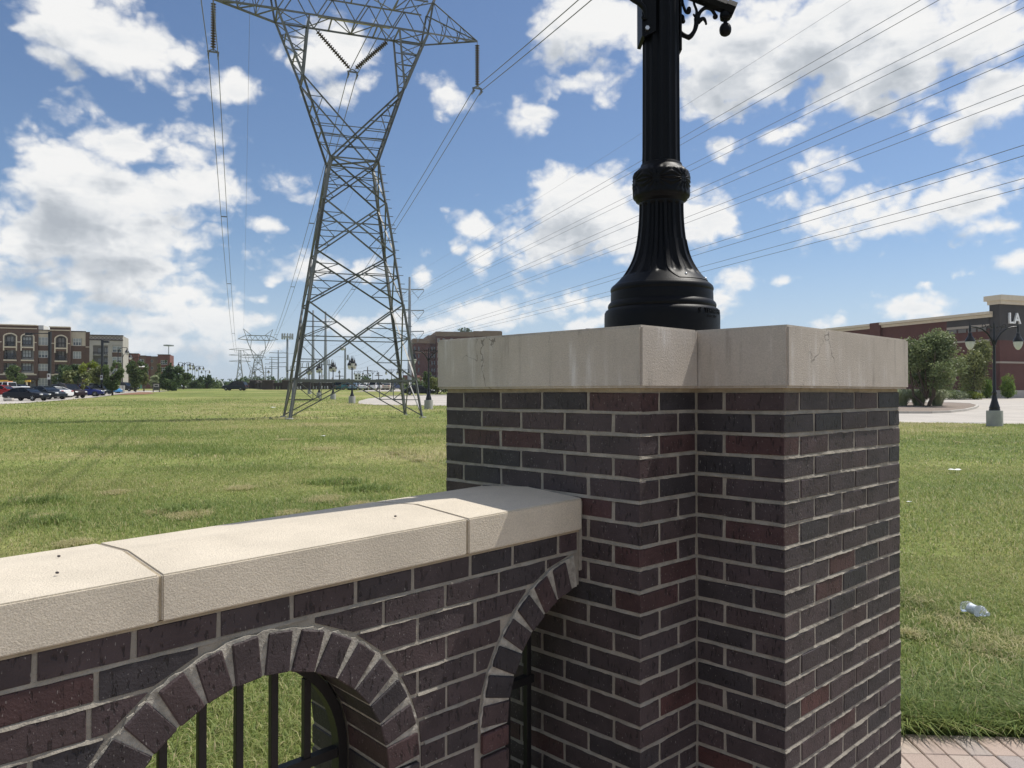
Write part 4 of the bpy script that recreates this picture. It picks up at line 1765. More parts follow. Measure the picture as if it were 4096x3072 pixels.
def insulator(label, p, q, n, cap0, cap1):
    """string of discs from p (on the steel) to q"""
    p, q = Vector(p), Vector(q)
    d = (q - p)
    L = d.length
    rot = (-d).to_track_quat('Z', 'Y').to_euler()
    root = tag(bpy.data.objects.new('insulator_string', None), label, 'insulator', 'insulator strings of the lattice tower')
    COL.objects.link(root)
    root.location = p
    root.rotation_euler = rot
    MB().bar((0, 0, 0), (0, 0, -L), .035).build('rod', M['galv'], root)
    for i in range(n):
        z = -(cap0 + (L - cap0 - cap1) * (i + .5) / n)
        link('disc', disc_me, root, (0, 0, z))
    return root


vb = tw(0, 0, 18.58)
ends = {}
for s, lab in ((-1, 'long vertical insulator string under the left arm of the near tower'), (1, 'long vertical insulator string under the right arm of the near tower')):
    a = tw(s * 7.0, 0, 21.2)
    b = tw(s * 7.0, 0, 18.62)
    insulator(lab, a, b, 17, .16, .10)
    ends[s] = b
insulator('left leg of the V of insulators inside the tower fork', tw(-2.3, 0, 20.85), vb + Vector((-.12, 0, .08)), 18, .62, .08)
insulator('right leg of the V of insulators inside the tower fork', tw(2.26, 0, 20.85), vb + Vector((.12, 0, .08)), 18, .62, .08)
ends[0] = vb


def span_pts(p, q, sag, n=40):
    p, q = Vector(p), Vector(q)
    return [p.lerp(q, i / n) - Vector((0, 0, 4 * sag * (i / n) * (1 - i / n))) for i in range(n + 1)]


CR = .021
DIR_BACK = Vector((.327, -.945, 0)).normalized()
c20, s20 = math.cos(R(19)), math.sin(R(19))


def t2(x, z):
    x, z = x * TSC, z * TSC
    return Vector((T2[0] + x * c20, T2[1] + x * s20, .25 + z))


for s, lab in ((-1, 'left twin conductors of the tower line hanging under the left arm'), (0, 'middle twin conductors of the tower line at the V insulators'), (1, 'right twin conductors of the tower line under the right arm')):
    root = thing('power_line', lab, 'power line', ends[s], group='conductors of the lattice tower line')
    o = Vector(ends[s])
    far = t2(7.0 * s, 18.6)
    near = o + DIR_BACK * 256
    near.z = o.z + .5
    side = Vector((math.cos(TYAW), math.sin(TYAW), 0))
    for k in (-1, 1):
        off = side * (.225 * k)
        dz = Vector((0, 0, -.16))
        pts = [p - o + off + dz for p in span_pts(far, o, 7.2)][:-1] + [p - o + off + dz for p in span_pts(o, near, 8.6, 60)]
        mb = MB().tube(pts, CR, 5)
        mb.build('conductor', M['wire'], root)
        mb = MB().box(-.04, .04, -.04, .04, -.10, .12)
        mb.tube([(0, -.28, -.14), (0, .28, -.14)], .03, 6)
        c = mb.build('clamp', M['galv'], root)
        c.location = off + dz
        c.rotation_euler = (0, 0, TYAW)
    MB().bar(side * -.28 + Vector((0, 0, -.06)), side * .28 + Vector((0, 0, -.06)), .06, .07).bar(side * -.24 + Vector((0, 0, -.05)), (0, 0, .08), .04).bar(side * .24 + Vector((0, 0, -.05)), (0, 0, .08), .04).build('yoke', M['galv'], root)
    for f in (.90, .80, .62):
        c = span_pts(far, o, 7.2, 100)[int(f * 100)] - o + Vector((0, 0, -.16))
        MB().bar(c - side * .225, c + side * .225, .035).bar(c - side * .225 + D1 * .22, c + side * .225 + D1 * .22, .035).build('spacer', M['galv'], root)
for s, lab in ((-1, 'thin left shield wire on the tower line, running down to the horizon'), (1, 'thin right shield wire on the tower line')):
    p = tw(s * 5.2, 0, 25.0)
    q = t2(5.2 * s, 25.0)
    nr = p + DIR_BACK * 256
    pts = [a - p for a in span_pts(q, p, 5.5)][:-1] + [a - p for a in span_pts(p, nr, 6, 60)]
    root = MB().tube(pts, .010, 5).build('shield_wire', M['wire'])
    root.location = p
    tag(root, lab, 'power line')

# ================================================================== tubular steel poles
M['pole'] = mat('galvanised_pole', (.30, .32, .34), .5, .1, 1.2, metal=.3)


def steel_pole(label, px, Y, ytop, r0, r1, arms=(), alen=3.1, vee=True, base=None, group='steel power poles', armz=None):
    X = ray(px, Y)
    z0 = (g(Y) if base is None else base) - .3
    top = hgt(ytop, Y)
    root = thing('steel_pole', label, 'utility pole', (X, Y, z0), R(19), group)
    MB().lathe([(r0, 0), (r0 * .55 + r1 * .45, (top - z0) * .5), (r1, top - z0), (r1 * .9, top - z0 + .05)], 14).build('shaft', M['pole'], root, 50)
    for ya in arms:
        z = hgt(ya, Y) - z0
        for s in (-1, 1):
            a = MB()
            a.bar((s * r1, 0, z), (s * alen, 0, z + .12), .20, .22)
            a.bar((s * alen, 0, z + .2), (s * alen, 0, z - .35), .1)
            if vee:
                a.bar((s * alen, 0, z - .3), (s * alen * .60, 0, z - 1.75), .11)
                a.bar((s * r1 * 2, 0, z - .2), (s * alen * .60, 0, z - 1.75), .09)
                a.bar((s * alen * .60, 0, z - 1.7), (s * alen * .60, 0, z - 2.15), .08)
            a.build('arm', M['pole'], root)
    return root, z0


P1 = dict(px=884, Y=170.0)
p1, p1z = steel_pole('big grey steel pole with three V-string arms right of the lattice tower', 884.5, 170, 594, .46, .24, (620.5, 666, 711.5))
steel_pole('left of two tall bare steel shafts seen through the tower base', 676, 205, 666, .50, .22, ())
steel_pole('right of two tall bare steel shafts seen through the tower base', 703, 205, 669, .50, .22, ())
steel_pole('plain steel shaft left of the tower with no arms', 647.5, 240, 735, .30, .2, ())
p_, z_ = steel_pole('steel shaft topped by a crown of antennas left of the tower', 620.5, 240, 725, .36, .3, ())
ant = MB()
for i in range(12):
    a = i / 12 * 2 * math.pi
    ant.box(1.6 * math.cos(a) - .16, 1.6 * math.cos(a) + .16, 1.6 * math.sin(a) - .14, 1.6 * math.sin(a) + .14, hgt(727, 240) - z_ - .2, hgt(716, 240) - z_)
ant.lathe([(1.5, hgt(724, 240) - z_), (1.5, hgt(722.5, 240) - z_)], 16)
ant.build('antenna_crown', mat('antenna_grey', (.42, .43, .44), .6), p_)
for px, Y, yt, arms, lab in ((601, 300, 752, (758, 768, 779, 788), 'armed steel pole in the distance, the taller right one of two'), (587, 390, 767, (772, 782, 792), 'distant thin armed pole between the towers and the grey shafts'), (574, 470, 786, (791, 800), 'farthest small armed pole near the second tower foot')):
    steel_pole(lab, px, Y, yt, .34, .2, arms, 3.2, False, 0.5, 'distant armed poles')

# twin conductors of the pole line, passing to the right over the parking
pole2 = Vector((ray(884.5, 170) + .35 * 255, 170 - 255, 0))
c19, s19 = math.cos(R(19)), math.sin(R(19))


def solve_sag(p, q, px, py):
    """sag that makes the span pass at picture column px through row py"""
    best = None
    for i in range(1, 400):
        t = i / 400
        c = p.lerp(q, t)
        if c.y < 6:
            break
        col = 1106 + 1701 * c.x / c.y
        if col >= px:
            want = hgt(py, c.y)
            return (c.z - want) / (4 * t * (1 - t))
    return 6.0


wires = [(620.5, -1, 120, 'upper left'), (620.5, 1, 190, 'upper right'), (666, -1, 398, 'middle left'), (666, 1, 446, 'middle right'), (711.5, -1, 610, 'lower left'), (711.5, 1, 640, 'lower right')]
meas = {0: (1800, 107), 1: (1800, 198), 2: (1800, 279), 3: (1800, 344), 4: (1800, 445), 5: (1800, 498)}
for i, (ya, s, _, nm) in enumerate(wires):
    z = hgt(ya, 170) - 2.1
    a = Vector((ray(884.5, 170) + s * 1.86 * c19, 170 + s * 1.86 * s19, z))
    b = Vector((pole2.x + s * 1.86 * c19, pole2.y + s * 1.86 * s19, z + .5))
    sag = solve_sag(a, b, *meas[i])
    root = thing('power_line', f'{nm} twin wires of the steel pole line crossing the right sky', 'power line', a, group='twin wires of the pole line')
    for k in (-1, 1):
        off = Vector((0, 0, -.2 * k if k > 0 else .2)) + Vector((c19, s19, 0)) * (.12 * k)
        MB().tube([p - a + off for p in span_pts(a, b, sag, 90)], .017, 5).build('conductor', M['wire'], root)
    f = Vector((ray(601, 300), 300, hgt(770, 300)))
    MB().tube([p - a for p in span_pts(a, a + Vector((-50, 150, -1)), 2.5, 16)], .02, 4).build('far_conductor', M['wire'], root)
a = Vector((ray(884.5, 170), 170, hgt(594, 170)))
b = Vector((pole2.x, pole2.y, a.z))
tag(MB().tube([p - a for p in span_pts(a, b, solve_sag(a, b, 1600, 139), 90)], .009, 5).build('shield_wire', M['wire']), 'single thin wire from the top of the big steel pole up to the right', 'power line').location = a

# ================================================================== ornamental lamps along the lawn edge
M['lampblk'] = mat('lamp_black', (.008, .008, .009), .35)
M['globe'] = bpy.data.materials.new('frosted_globe')
M['globe'].use_nodes = True
q_ = M['globe'].node_tree.nodes['Principled BSDF']
q_.inputs['Base Color'].default_value = (.92, .92, .90, 1)
q_.inputs['Roughness'].default_value = .35
t_ = NT(M['globe'].node_tree)
tr_ = t_.n('ShaderNodeBsdfTranslucent')
tr_.inputs['Color'].default_value = (.85, .85, .84, 1)
mx_ = t_.n('ShaderNodeMixShader')
mx_.inputs[0].default_value = .55
t_.l(q_.outputs[0], mx_.inputs[1])
t_.l(tr_.outputs[0], mx_.inputs[2])
t_.l(mx_.outputs[0], M['globe'].node_tree.nodes['Material Output'].inputs['Surface'])
ped_me = MB().lathe([(.30, -.3), (.30, .62), (.29, .64)], 20).mesh('pedestal', M['concrete2'], 40)
pole_prof = [(.205, .64), (.205, .70), (.19, .72), (.20, .76), (.185, .80), (.155, .90), (.115, 1.05), (.085, 1.25), (.078, 1.30), (.092, 1.33), (.092, 1.38), (.07, 1.42), (.062, 1.45), (.055, 2.6), (.048, 3.3), (.044, 3.45), (.055, 3.48), (.044, 3.52), (.036, 4.0), (.03, 4.10), (.042, 4.13), (.03, 4.17), (.012, 4.24), (.004, 4.30)]
pole_me = MB().lathe(pole_prof, 16).mesh('pole', M['lampblk'], 40)
shade_me = MB().lathe([(.02, .42), (.03, .36), (.07, .34), (.075, .24), (.10, .20), (.15, .12), (.185, .03), (.19, .0), (.17, .0)], 18).mesh('shade', M['lampblk'], 40)
globe_me = MB().lathe([(.172, .0), (.170, -.06), (.150, -.16), (.105, -.26), (.045, -.325), (.005, -.335)], 18).mesh('globe', M['globe'], 60)
ext_me = MB()
ext_me.tube([(math.cos(a) * 1.05 - 1.05, 0, 3.50 + math.sin(a) * .62) for a in np.linspace(.0, math.pi / 2, 12)][::-1] + [(-.02, 0, 3.42)], .03, 8)
# curve from the pole up and out to the lantern
arm_pts = [(0.03, 0, 3.30), (.12, 0, 3.55), (.28, 0, 3.78), (.5, 0, 3.95), (.75, 0, 4.03), (1.0, 0, 4.05)]
ab = MB().tube(arm_pts, [.04, .038, .035, .032, .03, .03], 8)
ab.tube([(1.0, 0, 4.12), (1.0, 0, 3.84)], [.035, .05], 8).tube([(1.0, 0, 4.10), (1.0, 0, 4.28)], [.02, .003], 6)
def ringp(cx, cz, r, a0, a1, n=14):
    return [(cx + r * math.cos(a), 0, cz + r * math.sin(a)) for a in np.linspace(a0, a1, n)]
ab.tube(ringp(.20, 3.98, .11, -2.6, 2.9), .016, 6).tube(ringp(.42, 4.07, .075, -1.2, 3.8), .014, 6).tube([(.05, 0, 4.0), (.3, 0, 4.08), (.52, 0, 4.02), (.62, 0, 4.0)], .014, 6)
arm_me = ab.mesh('arm', M['lampblk'], 50)


def twin_lamp(label, x, y, rz, s=1.0, grp='twin arm lamps at the parking edge'):
    root = thing('street_lamp', label, 'lamp post', (x, y, g(y) - .02), rz, grp)
    root.scale = (s,) * 3
    link('pedestal', ped_me, root)
    link('pole', pole_me, root)
    for k in (0, 1):
        a = link('arm', arm_me, root, rot=(0, 0, math.pi * k))
        sh = link('shade', shade_me, root, (1.0 - 2 * k, 0, 3.44))
        link('globe', globe_me, root, (1.0 - 2 * k, 0, 3.44))
    return root


# short four-headed lamps
arm4 = MB().tube([(.04, 0, 3.02), (.12, 0, 3.05), (.20, 0, 3.18), (.23, 0, 3.42)], .03, 8)
arm4.tube([(.23, 0, 3.40), (.23, 0, 3.44)], .06, 8)
arm4_me = arm4.mesh('arm', M['lampblk'], 50)
shade4 = MB().lathe([(.19, 0), (.205, .02), (.19, .12), (.145, .22), (.085, .28), (.06, .36), (.075, .40), (.05, .44), (.03, .54), (.012, .68), (.003, .76)], 16).mesh('shade', M['lampblk'], 40)
globe4 = MB().lathe([(.185, .0), (.18, -.06), (.15, -.18), (.10, -.29), (.05, -.35), (.005, -.36)], 16).mesh('globe', M['globe'], 60)


def cluster_lamp(label, x, y, s=1.0, z=None, grp='four headed lamps along the lawn', ped=True):
    root = thing('street_lamp', label, 'lamp post', (x, y, (g(y) - .02) if z is None else z), R(28), grp)
    root.scale = (s,) * 3
    if ped:
        link('pedestal', ped_me, root)
    link('pole', pole_me, root).scale = (1, 1, .86)
    for k in range(4):
        a = math.pi / 2 * k
        link('arm', arm4_me, root, rot=(0, 0, a))
        p = (.23 * math.cos(a), .23 * math.sin(a), 3.44 - .06 + (.18 if k % 2 else 0))
        link('shade', shade4, root, p)
        link('globe', globe4, root, p)
    return root


def lamp_at(px, ybase, h_px, H):
    Y = H * 1701 / h_px
    return ray(px, Y), Y


twin_lamp('black twin arm lamp on a concrete base at the right edge, before the retail building', ray(2148, 32.0), 32.0, R(2))
twin_lamp('black twin arm lamp on a round concrete base just left of the pillar cap', ray(926, 54), 54, R(5))
for px, H, lab in ((760.5, 99, 'nearest four headed lamp, on a tall concrete base under the lattice tower'), (719.5, 81, 'second four headed lamp, left of the nearest one under the tower'), (689.5, 73, 'third four headed lamp, between the steel shafts under the tower'), (668.7, 57, 'farthest four headed lamp of the row, close to the left tower leg')):
    Y = 4.1 * 1701 / H
    cluster_lamp(lab, ray(px, Y), Y)
for px, H, lab in ((846, 49, 'small twin lamp among the far parked cars, left of the right tower leg'), (870.5, 50, 'small twin lamp beside the right tower leg'), (805, 41, 'small twin lamp in the far parking, in the middle under the tower'), (775, 38, 'small twin lamp in the far parking, left one beside the near four headed lamp')):
    Y = 4.1 * 1701 / H
    twin_lamp(lab, ray(px, Y), Y, R(15), 1.0, 'small twin lamps in the far parking')

# ================================================================== cars
M['glass_dk'] = mat('car_glass', (.008, .010, .012), .10, spec=.35)
M['tyre'] = mat('tyre_rubber', (.012, .012, .012), .85)
M['rim'] = mat('alloy_rim', (.45, .46, .47), .35, metal=.8)
M['lens'] = mat('headlight_lens', (.75, .76, .77), .15)
M['red_lens'] = mat('tail_lamp', (.35, .015, .012), .25)
paint_cache = {}


def paint(col):
    if col not in paint_cache:
        m = mat('car_paint', col, .32, spec=.22)
        m.node_tree.nodes['Principled BSDF'].inputs['Coat Weight'].default_value = .10
        m.node_tree.nodes['Principled BSDF'].inputs['Coat Roughness'].default_value = .05
        paint_cache[col] = m
    return paint_cache[col]


tyre_me = MB().lathe([(.20, -.1), (.31, -.105), (.335, -.08), (.335, .08), (.31, .105), (.20, .1)], 20, axis='y').mesh('wheel', M['tyre'], 40)
rim_me = MB()
rim_me.lathe([(.02, -.098), (.20, -.095), (.215, -.10), (.215, .10), (.20, .095), (.02, .098)], 16, axis='y')
for k in range(5):
    a = k * 2 * math.pi / 5
    rim_me.bar((0, -.104, 0), (.2 * math.cos(a), -.104, .2 * math.sin(a)), .05, .02, (0, 1, 0)).bar((0, .104, 0), (.2 * math.cos(a), .104, .2 * math.sin(a)), .05, .02, (0, 1, 0))
rim_me = rim_me.mesh('rim', M['rim'], 40)

# side outlines: stations (x, belt height, half width) and greenhouse (x, z) — length 4.8
CAR = {
    'sedan': dict(body=[(-2.4, .62, .72), (-2.34, .90, .80), (-1.9, 1.0, .88), (-1.0, .99, .91), (.6, .96, .91), (1.5, .90, .88), (2.15, .80, .80), (2.38, .62, .70)], green=[(-1.75, .98), (-1.1, 1.38), (-.2, 1.46), (.35, 1.42), (1.15, .95)], w=.70, wb=(-1.42, 1.42), L=4.8),
    'suv': dict(body=[(-2.3, .60, .76), (-2.28, 1.0, .86), (-1.9, 1.10, .92), (-.6, 1.08, .95), (.8, 1.05, .95), (1.6, 1.02, .92), (2.1, .92, .86), (2.3, .66, .78)], green=[(-2.15, 1.1), (-1.85, 1.62), (-.4, 1.72), (.3, 1.66), (1.05, 1.05)], w=.76, wb=(-1.38, 1.42), L=4.6),
    'coupe': dict(body=[(-2.35, .60, .74), (-2.32, .92, .84), (-1.8, 1.0, .93), (-.9, .96, .95), (.5, .93, .93), (1.5, .90, .90), (2.15, .78, .84), (2.36, .58, .74)], green=[(-1.7, .97), (-.7, 1.32), (-.1, 1.36), (.25, 1.32), (1.0, .92)], w=.66, wb=(-1.4, 1.4), L=4.7),
}


def car(kind, label, col, x, y, rz, scale=1.0, rack=False, cat='car', z=None, grp='parked cars'):
    d = CAR[kind]
    pm = paint(col)
    root = thing('parked_car', label, cat, (x, y, (g(y) - .015) if z is None else z), rz, grp)
    root.scale = (scale,) * 3
    mb = MB()
    secs = []
    for (sx, zt, hw) in d['body']:
        zb = .24 if abs(sx) < 2.1 else .34
        sec = []
        for yy, zq in ((hw * .86, zb), (hw, zb + .12), (hw * 1.01, zb + (zt - zb) * .55), (hw * .97, zt - .05), (hw * .86, zt)):
            sec.append((sx, yy, zq))
        sec += [(a, -b, c) for a, b, c in sec[::-1]]
        secs.append(sec)
    mb.loft(secs)
    # wheel wells read as dark half discs let into the flank
    mb.build('body', pm, root, 40)
    w = d['w']
    gs = d['green']
    lower = []
    for i, (sx, z_) in enumerate(gs):
        belt = np.interp(sx, [b[0] for b in d['body']], [b[1] for b in d['body']]) - .03
        hb = np.interp(sx, [b[0] for b in d['body']], [b[2] for b in d['body']]) * .90
        zt = max(z_, belt + .03)
        ht = hb - (hb - w) * min(1, (zt - belt) / .4)
        lower.append([(sx, hb, belt), (sx, ht, zt), (sx, -ht, zt), (sx, -hb, belt)])
    MB().loft(lower).build('window', M['glass_dk'], root, 30)
    # roof panel and pillars
    rf = MB()
    rs = []
    for i in range(1, len(gs) - 1):
        sx, z_ = gs[i]
        rs.append([(sx, w * .93, z_ + .02), (sx, w * .6, z_ + .05), (sx, -w * .6, z_ + .05), (sx, -w * .93, z_ + .02), (sx, -w * 1.0, z_ - .03), (sx, w * 1.0, z_ - .03)])
    rf.loft(rs)
    for s in (-1, 1):
        for i in (0, len(gs) - 2):
            a, b = lower[i], lower[i + 1]
            rf.bar((a[0][0], s * (a[0][1] + .012), a[0][2]) if i == 0 else (a[1][0], s * (a[1][1] + .012), a[1][2]), (b[1][0], s * (b[1][1] + .012), b[1][2]) if i == 0 else (b[0][0], s * (b[0][1] + .012), b[0][2]), .09, .05)
        mid = len(gs) // 2
        rf.bar((gs[mid][0] - .15, s * (lower[mid][0][1] + .01), lower[mid][0][2]), (gs[mid][0] - .25, s * (lower[mid][1][1] + .012), gs[mid][1] - .02), .08, .04)
    rf.build('roof', pm, root, 40)
    for wx in d['wb']:
        for s in (-1, 1):
            hw = .84
            wl = link('wheel', tyre_me, root, (wx, s * hw, .335))
            link('rim', rim_me, wl)
    fr, re = d['body'][-1], d['body'][0]
    for s in (-1, 1):
        MB().bbox(d['L'] / 2 - .22, d['L'] / 2 - .02, s * .62 - .16, s * .62 + .16, .64, .78, .03).build('headlight', M['lens'], root)
        MB().bbox(-d['L'] / 2 - .01, -d['L'] / 2 + .1, s * .64 - .16, s * .64 + .16, .78, .92, .03).build('tail_light', M['red_lens'], root)
        MB().bbox(.72, .86, s * .96 - .09, s * .96 + .09, .96, 1.08, .03).build('mirror', pm, root)
    if rack:
        r = MB()
        for s in (-1, 1):
            r.bar((-1.5, s * .6, 1.80), (.2, s * .6, 1.80), .05)
        for xx in (-1.2, -.1):
            r.bar((xx, -.6, 1.80), (xx, .6, 1.80), .05).bar((xx, -.6, 1.66), (xx, -.6, 1.80), .04).bar((xx, .6, 1.66), (xx, .6, 1.80), .04)
        r.box(-1.35, -.2, -.5, .5, 1.82, 1.92)
        r.build('roof_rack', M['tyre'], root)
    return root


car('sedan', 'black sedan parked nearest at the left lawn edge, seen side on', (.010, .012, .018), ray(58, 80.5), 80.5, R(-8), .92)
car('sedan', 'dark grey sedan parked behind the black sedan', (.020, .026, .033), ray(99, 87), 87, R(-18))
car('coupe', 'white sports coupe seen from behind beside the tall light pole', (.80, .80, .80), ray(115, 92), 92, R(158))
car('suv', 'dark maroon sport utility car behind the white coupe', (.022, .012, .013), ray(147, 94.5), 94.5, R(-22))
car('sedan', 'bright blue sedan seen from behind a small tree', (.02, .03, .16), ray(181, 104), 104, R(20))
car('suv', 'black sport utility car right of the blue sedan', (.010, .011, .012), ray(195, 110), 110, R(-25))
car('sedan', 'dark teal sedan at the end of the left parking row', (.012, .02, .026), ray(212, 117), 117, R(-30))
car('coupe', 'light blue small car at the end of the row beneath a tree', (.05, .20, .42), ray(232, 124), 124, R(-20))
car('sedan', 'red car cut by the left picture edge', (.28, .012, .010), ray(7, 106), 106, R(-4))
car('sedan', 'dark navy sedan behind the white pickup', (.015, .02, .035), ray(45, 127), 127, R(-6))
car('suv', 'black sport utility car with pale hood far behind the left trees', (.02, .02, .021), ray(271, 150), 150, R(-10))
car('suv', 'dark sport utility car with roof rack driving in the distance before the balustrade', (.020, .024, .032), ray(508, 160), 160, R(178), 1.06, True)
car('sedan', 'black sedan parked on the concrete right of the tower leg', (.008, .010, .012), ray(905, 114), 114, R(8), .95)
fc = [('silver', (.45, .46, .47)), ('white', (.75, .75, .75)), ('dark grey', (.05, .055, .06)), ('red', (.25, .02, .02)), ('teal', (.03, .09, .10)), ('black', (.012, .012, .013)), ('pale blue', (.20, .28, .36)), ('beige', (.42, .38, .30)), ('white', (.78, .78, .77)), ('dark blue', (.02, .03, .07))]
fx = [742, 754, 766, 779, 790, 803, 815, 827, 839, 851]
fn = ['just right of the balustrade end', 'second from the balustrade', 'right of the near four headed lamp', 'under the number plate of the tower', 'beyond the tower belt', 'in the middle of the far row', 'right of the middle of the far row', 'left of the twin lamps', 'between the twin lamps', 'at the right end of the far row']
order = [4, 2, 6, 0, 8, 3, 1, 5, 7, 9]
for i, k in enumerate(order):
    car('sedan' if i % 3 else 'suv', f'{fc[k][0]} car in the far parking row, {fn[i]}', fc[k][1], ray(fx[i], 168 + (i % 2) * 3), 168 + (i % 2) * 3, R(70 + 8 * (i % 3)), .98, grp='cars in the far parking row')

# white pickup truck
px_, py_ = ray(17, 117), 117
pk = thing('pickup_truck', 'white pickup truck parked by the garage entrance at the left edge', 'truck', (px_, py_, g(py_)), R(174), 'parked cars')
wp = paint((.72, .73, .74))
mb = MB()
sec = lambda x, zb, zt, hw: [(x, hw * .9, zb), (x, hw, zb + .15), (x, hw, zt - .06), (x, hw * .94, zt), (x, -hw * .94, zt), (x, -hw, zt - .06), (x, -hw, zb + .15), (x, -hw * .9, zb)]
mb.loft([sec(-2.85, .5, 1.15, .92), sec(-2.8, .42, 1.22, .96), sec(.2, .42, 1.22, .98), sec(1.6, .42, 1.2, .98), sec(2.6, .45, 1.12, .95), sec(2.8, .55, 1.0, .88)])
mb.build('body', wp, pk, 40)
MB().box(-2.72, -.75, -.80, .80, 1.0, 1.225).build('bed', M['tyre'], pk)
MB().loft([[(x, w, 1.2), (x2, w - .12, 1.82), (x2, -w + .12, 1.82), (x, -w, 1.2)] for x, x2, w in ((-.75, -.62, .93), (1.45, .75, .93))]).build('window', M['glass_dk'], pk)
mb = MB().box(-.66, .82, -.80, .80, 1.80, 1.88)
for s in (-1, 1):
    mb.bar((-.75, s * .93, 1.2), (-.62, s * .81, 1.84), .14, .06).bar((1.45, s * .93, 1.2), (.76, s * .81, 1.84), .09, .06).bar((.25, s * .93, 1.2), (.2, s * .81, 1.84), .12, .05)
mb.build('roof', wp, pk)
MB().box(-.4, .3, -.5, .5, 1.88, 2.02).build('beacon_bar', mat('amber_beacon', (.5, .2, .05), .4), pk)
for wx in (-1.75, 1.75):
    for s in (-1, 1):
        wl = link('wheel', tyre_me, pk, (wx, s * .88, .39))
        wl.scale = (1.16,) * 3
        link('rim', rim_me, wl)
for s in (-1, 1):
    MB().box(-2.87, -2.8, s * .84 - .09, s * .84 + .09, .8, 1.1).build('tail_light', M['red_lens'], pk)
    MB().box(2.62, 2.8, s * .7 - .18, s * .7 + .18, .8, 1.0).build('headlight', M['lens'], pk)

# ================================================================== trees and shrubs
M['bark'] = mat('bark', (.085, .062, .045), .95, .3, 6, .01, 20)


def leaf_material(name, c0, c1):
    m = bpy.data.materials.new(name)
    m.use_nodes = True
    t = NT(m.node_tree)
    b = m.node_tree.nodes['Principled BSDF']
    b.inputs['Roughness'].default_value = .5
    b.inputs['Specular IOR Level'].default_value = .35
    a = t.n('ShaderNodeAttribute', attribute_name='tint').outputs['Fac']
    c = t.mix(a, c0, c1)
    t.l(c, b.inputs['Base Color'])
    tr = t.n('ShaderNodeBsdfTranslucent')
    t.l(c, tr.inputs['Color'])
    mx = t.n('ShaderNodeMixShader')
    mx.inputs[0].default_value = .32
    t.l(b.outputs[0], mx.inputs[1])
    t.l(tr.outputs[0], mx.inputs[2])
    t.l(mx.outputs[0], m.node_tree.nodes['Material Output'].inputs['Surface'])
    return m


LEAF = {'dark': leaf_material('dark_leaf', (0.038, 0.073, 0.024), (0.104, 0.154, 0.049)),
        'mid': leaf_material('mid_leaf', (0.066, 0.108, 0.031), (0.166, 0.217, 0.073)),
        'bright': leaf_material('bright_leaf', (0.131, 0.182, 0.020), (0.322, 0.356, 0.052)),
        'olive': leaf_material('olive_leaf', (0.096, 0.122, 0.038), (0.260, 0.278, 0.104)),
        'myrtle': leaf_material('myrtle_leaf', (.095, .130, .050), (.31, .36, .165)),
        'hedge': leaf_material('hedge_leaf', (0.070, 0.148, 0.020), (0.227, 0.330, 0.052)),
        'grey': leaf_material('grass_plume', (.26, .30, .16), (.50, .54, .33))}


def leaves(blobs, n, size, seed, flat=.0, shell=.55):
    """leaf faces spread through ellipsoid clumps [(cx, cy, cz, rx, ry, rz)]"""
    r = np.random.default_rng(seed)
    vol = np.array([b[3] * b[4] * b[5] for b in blobs]) ** .7
    idx = r.choice(len(blobs), n, p=vol / vol.sum())
    B = np.array(blobs)[idx]
    d = r.normal(size=(n, 3))
    d /= np.linalg.norm(d, axis=1, keepdims=True)
    rad = r.random(n) ** (1 / 3) * (1 - shell) + shell * r.random(n) ** .25
    # uneven outline
    wob = 1 + .22 * np.sin(d[:, 0] * 5 + idx * 1.7) * np.sin(d[:, 2] * 6 + idx) + .10 * r.normal(size=n)
    c = B[:, :3] + d * B[:, 3:] * (rad * wob)[:, None]
    # leave gaps: drop leaves in patches
    keep = vnoise(c[:, 0] + c[:, 1] * .7, c[:, 2] + c[:, 1] * .4, max(size * 4, .2), seed, 2) > .30
    c, idx = c[keep], idx[keep]
    n = len(c)
    nrm = r.normal(size=(n, 3)) + np.array([0, 0, .8])
    nrm /= np.linalg.norm(nrm, axis=1, keepdims=True)
    u = np.cross(nrm, r.normal(size=(n, 3)))
    u /= np.linalg.norm(u, axis=1, keepdims=True)
    v = np.cross(nrm, u)
    s = size * r.uniform(.6, 1.35, n)[:, None]
    V = np.stack([c - u * s * .5, c + v * s * .30, c + u * s * .5, c - v * s * .30], 1).reshape(-1, 3)
    tint = np.clip(vnoise(c[:, 0], c[:, 2] + c[:, 1], max(size * 5, .3), seed + 3, 2) * .9 + r.normal(0, .16, n), 0, 1)
    return V, n, tint


def foliage(name, blobs, n, size, m, seed, parent=None, **kw):
    V, n, tint = leaves(blobs, n, size, seed)
    me = bpy.data.meshes.new(name)
    f = np.arange(n * 4).reshape(-1, 4)
    me.from_pydata(V.tolist(), [], f.tolist())
    at = me.attributes.new('tint', 'FLOAT', 'POINT')
    at.data.foreach_set('value', np.repeat(tint, 4).astype(np.float32))
    me.materials.append(m)
    return link(name, me, parent, **kw)


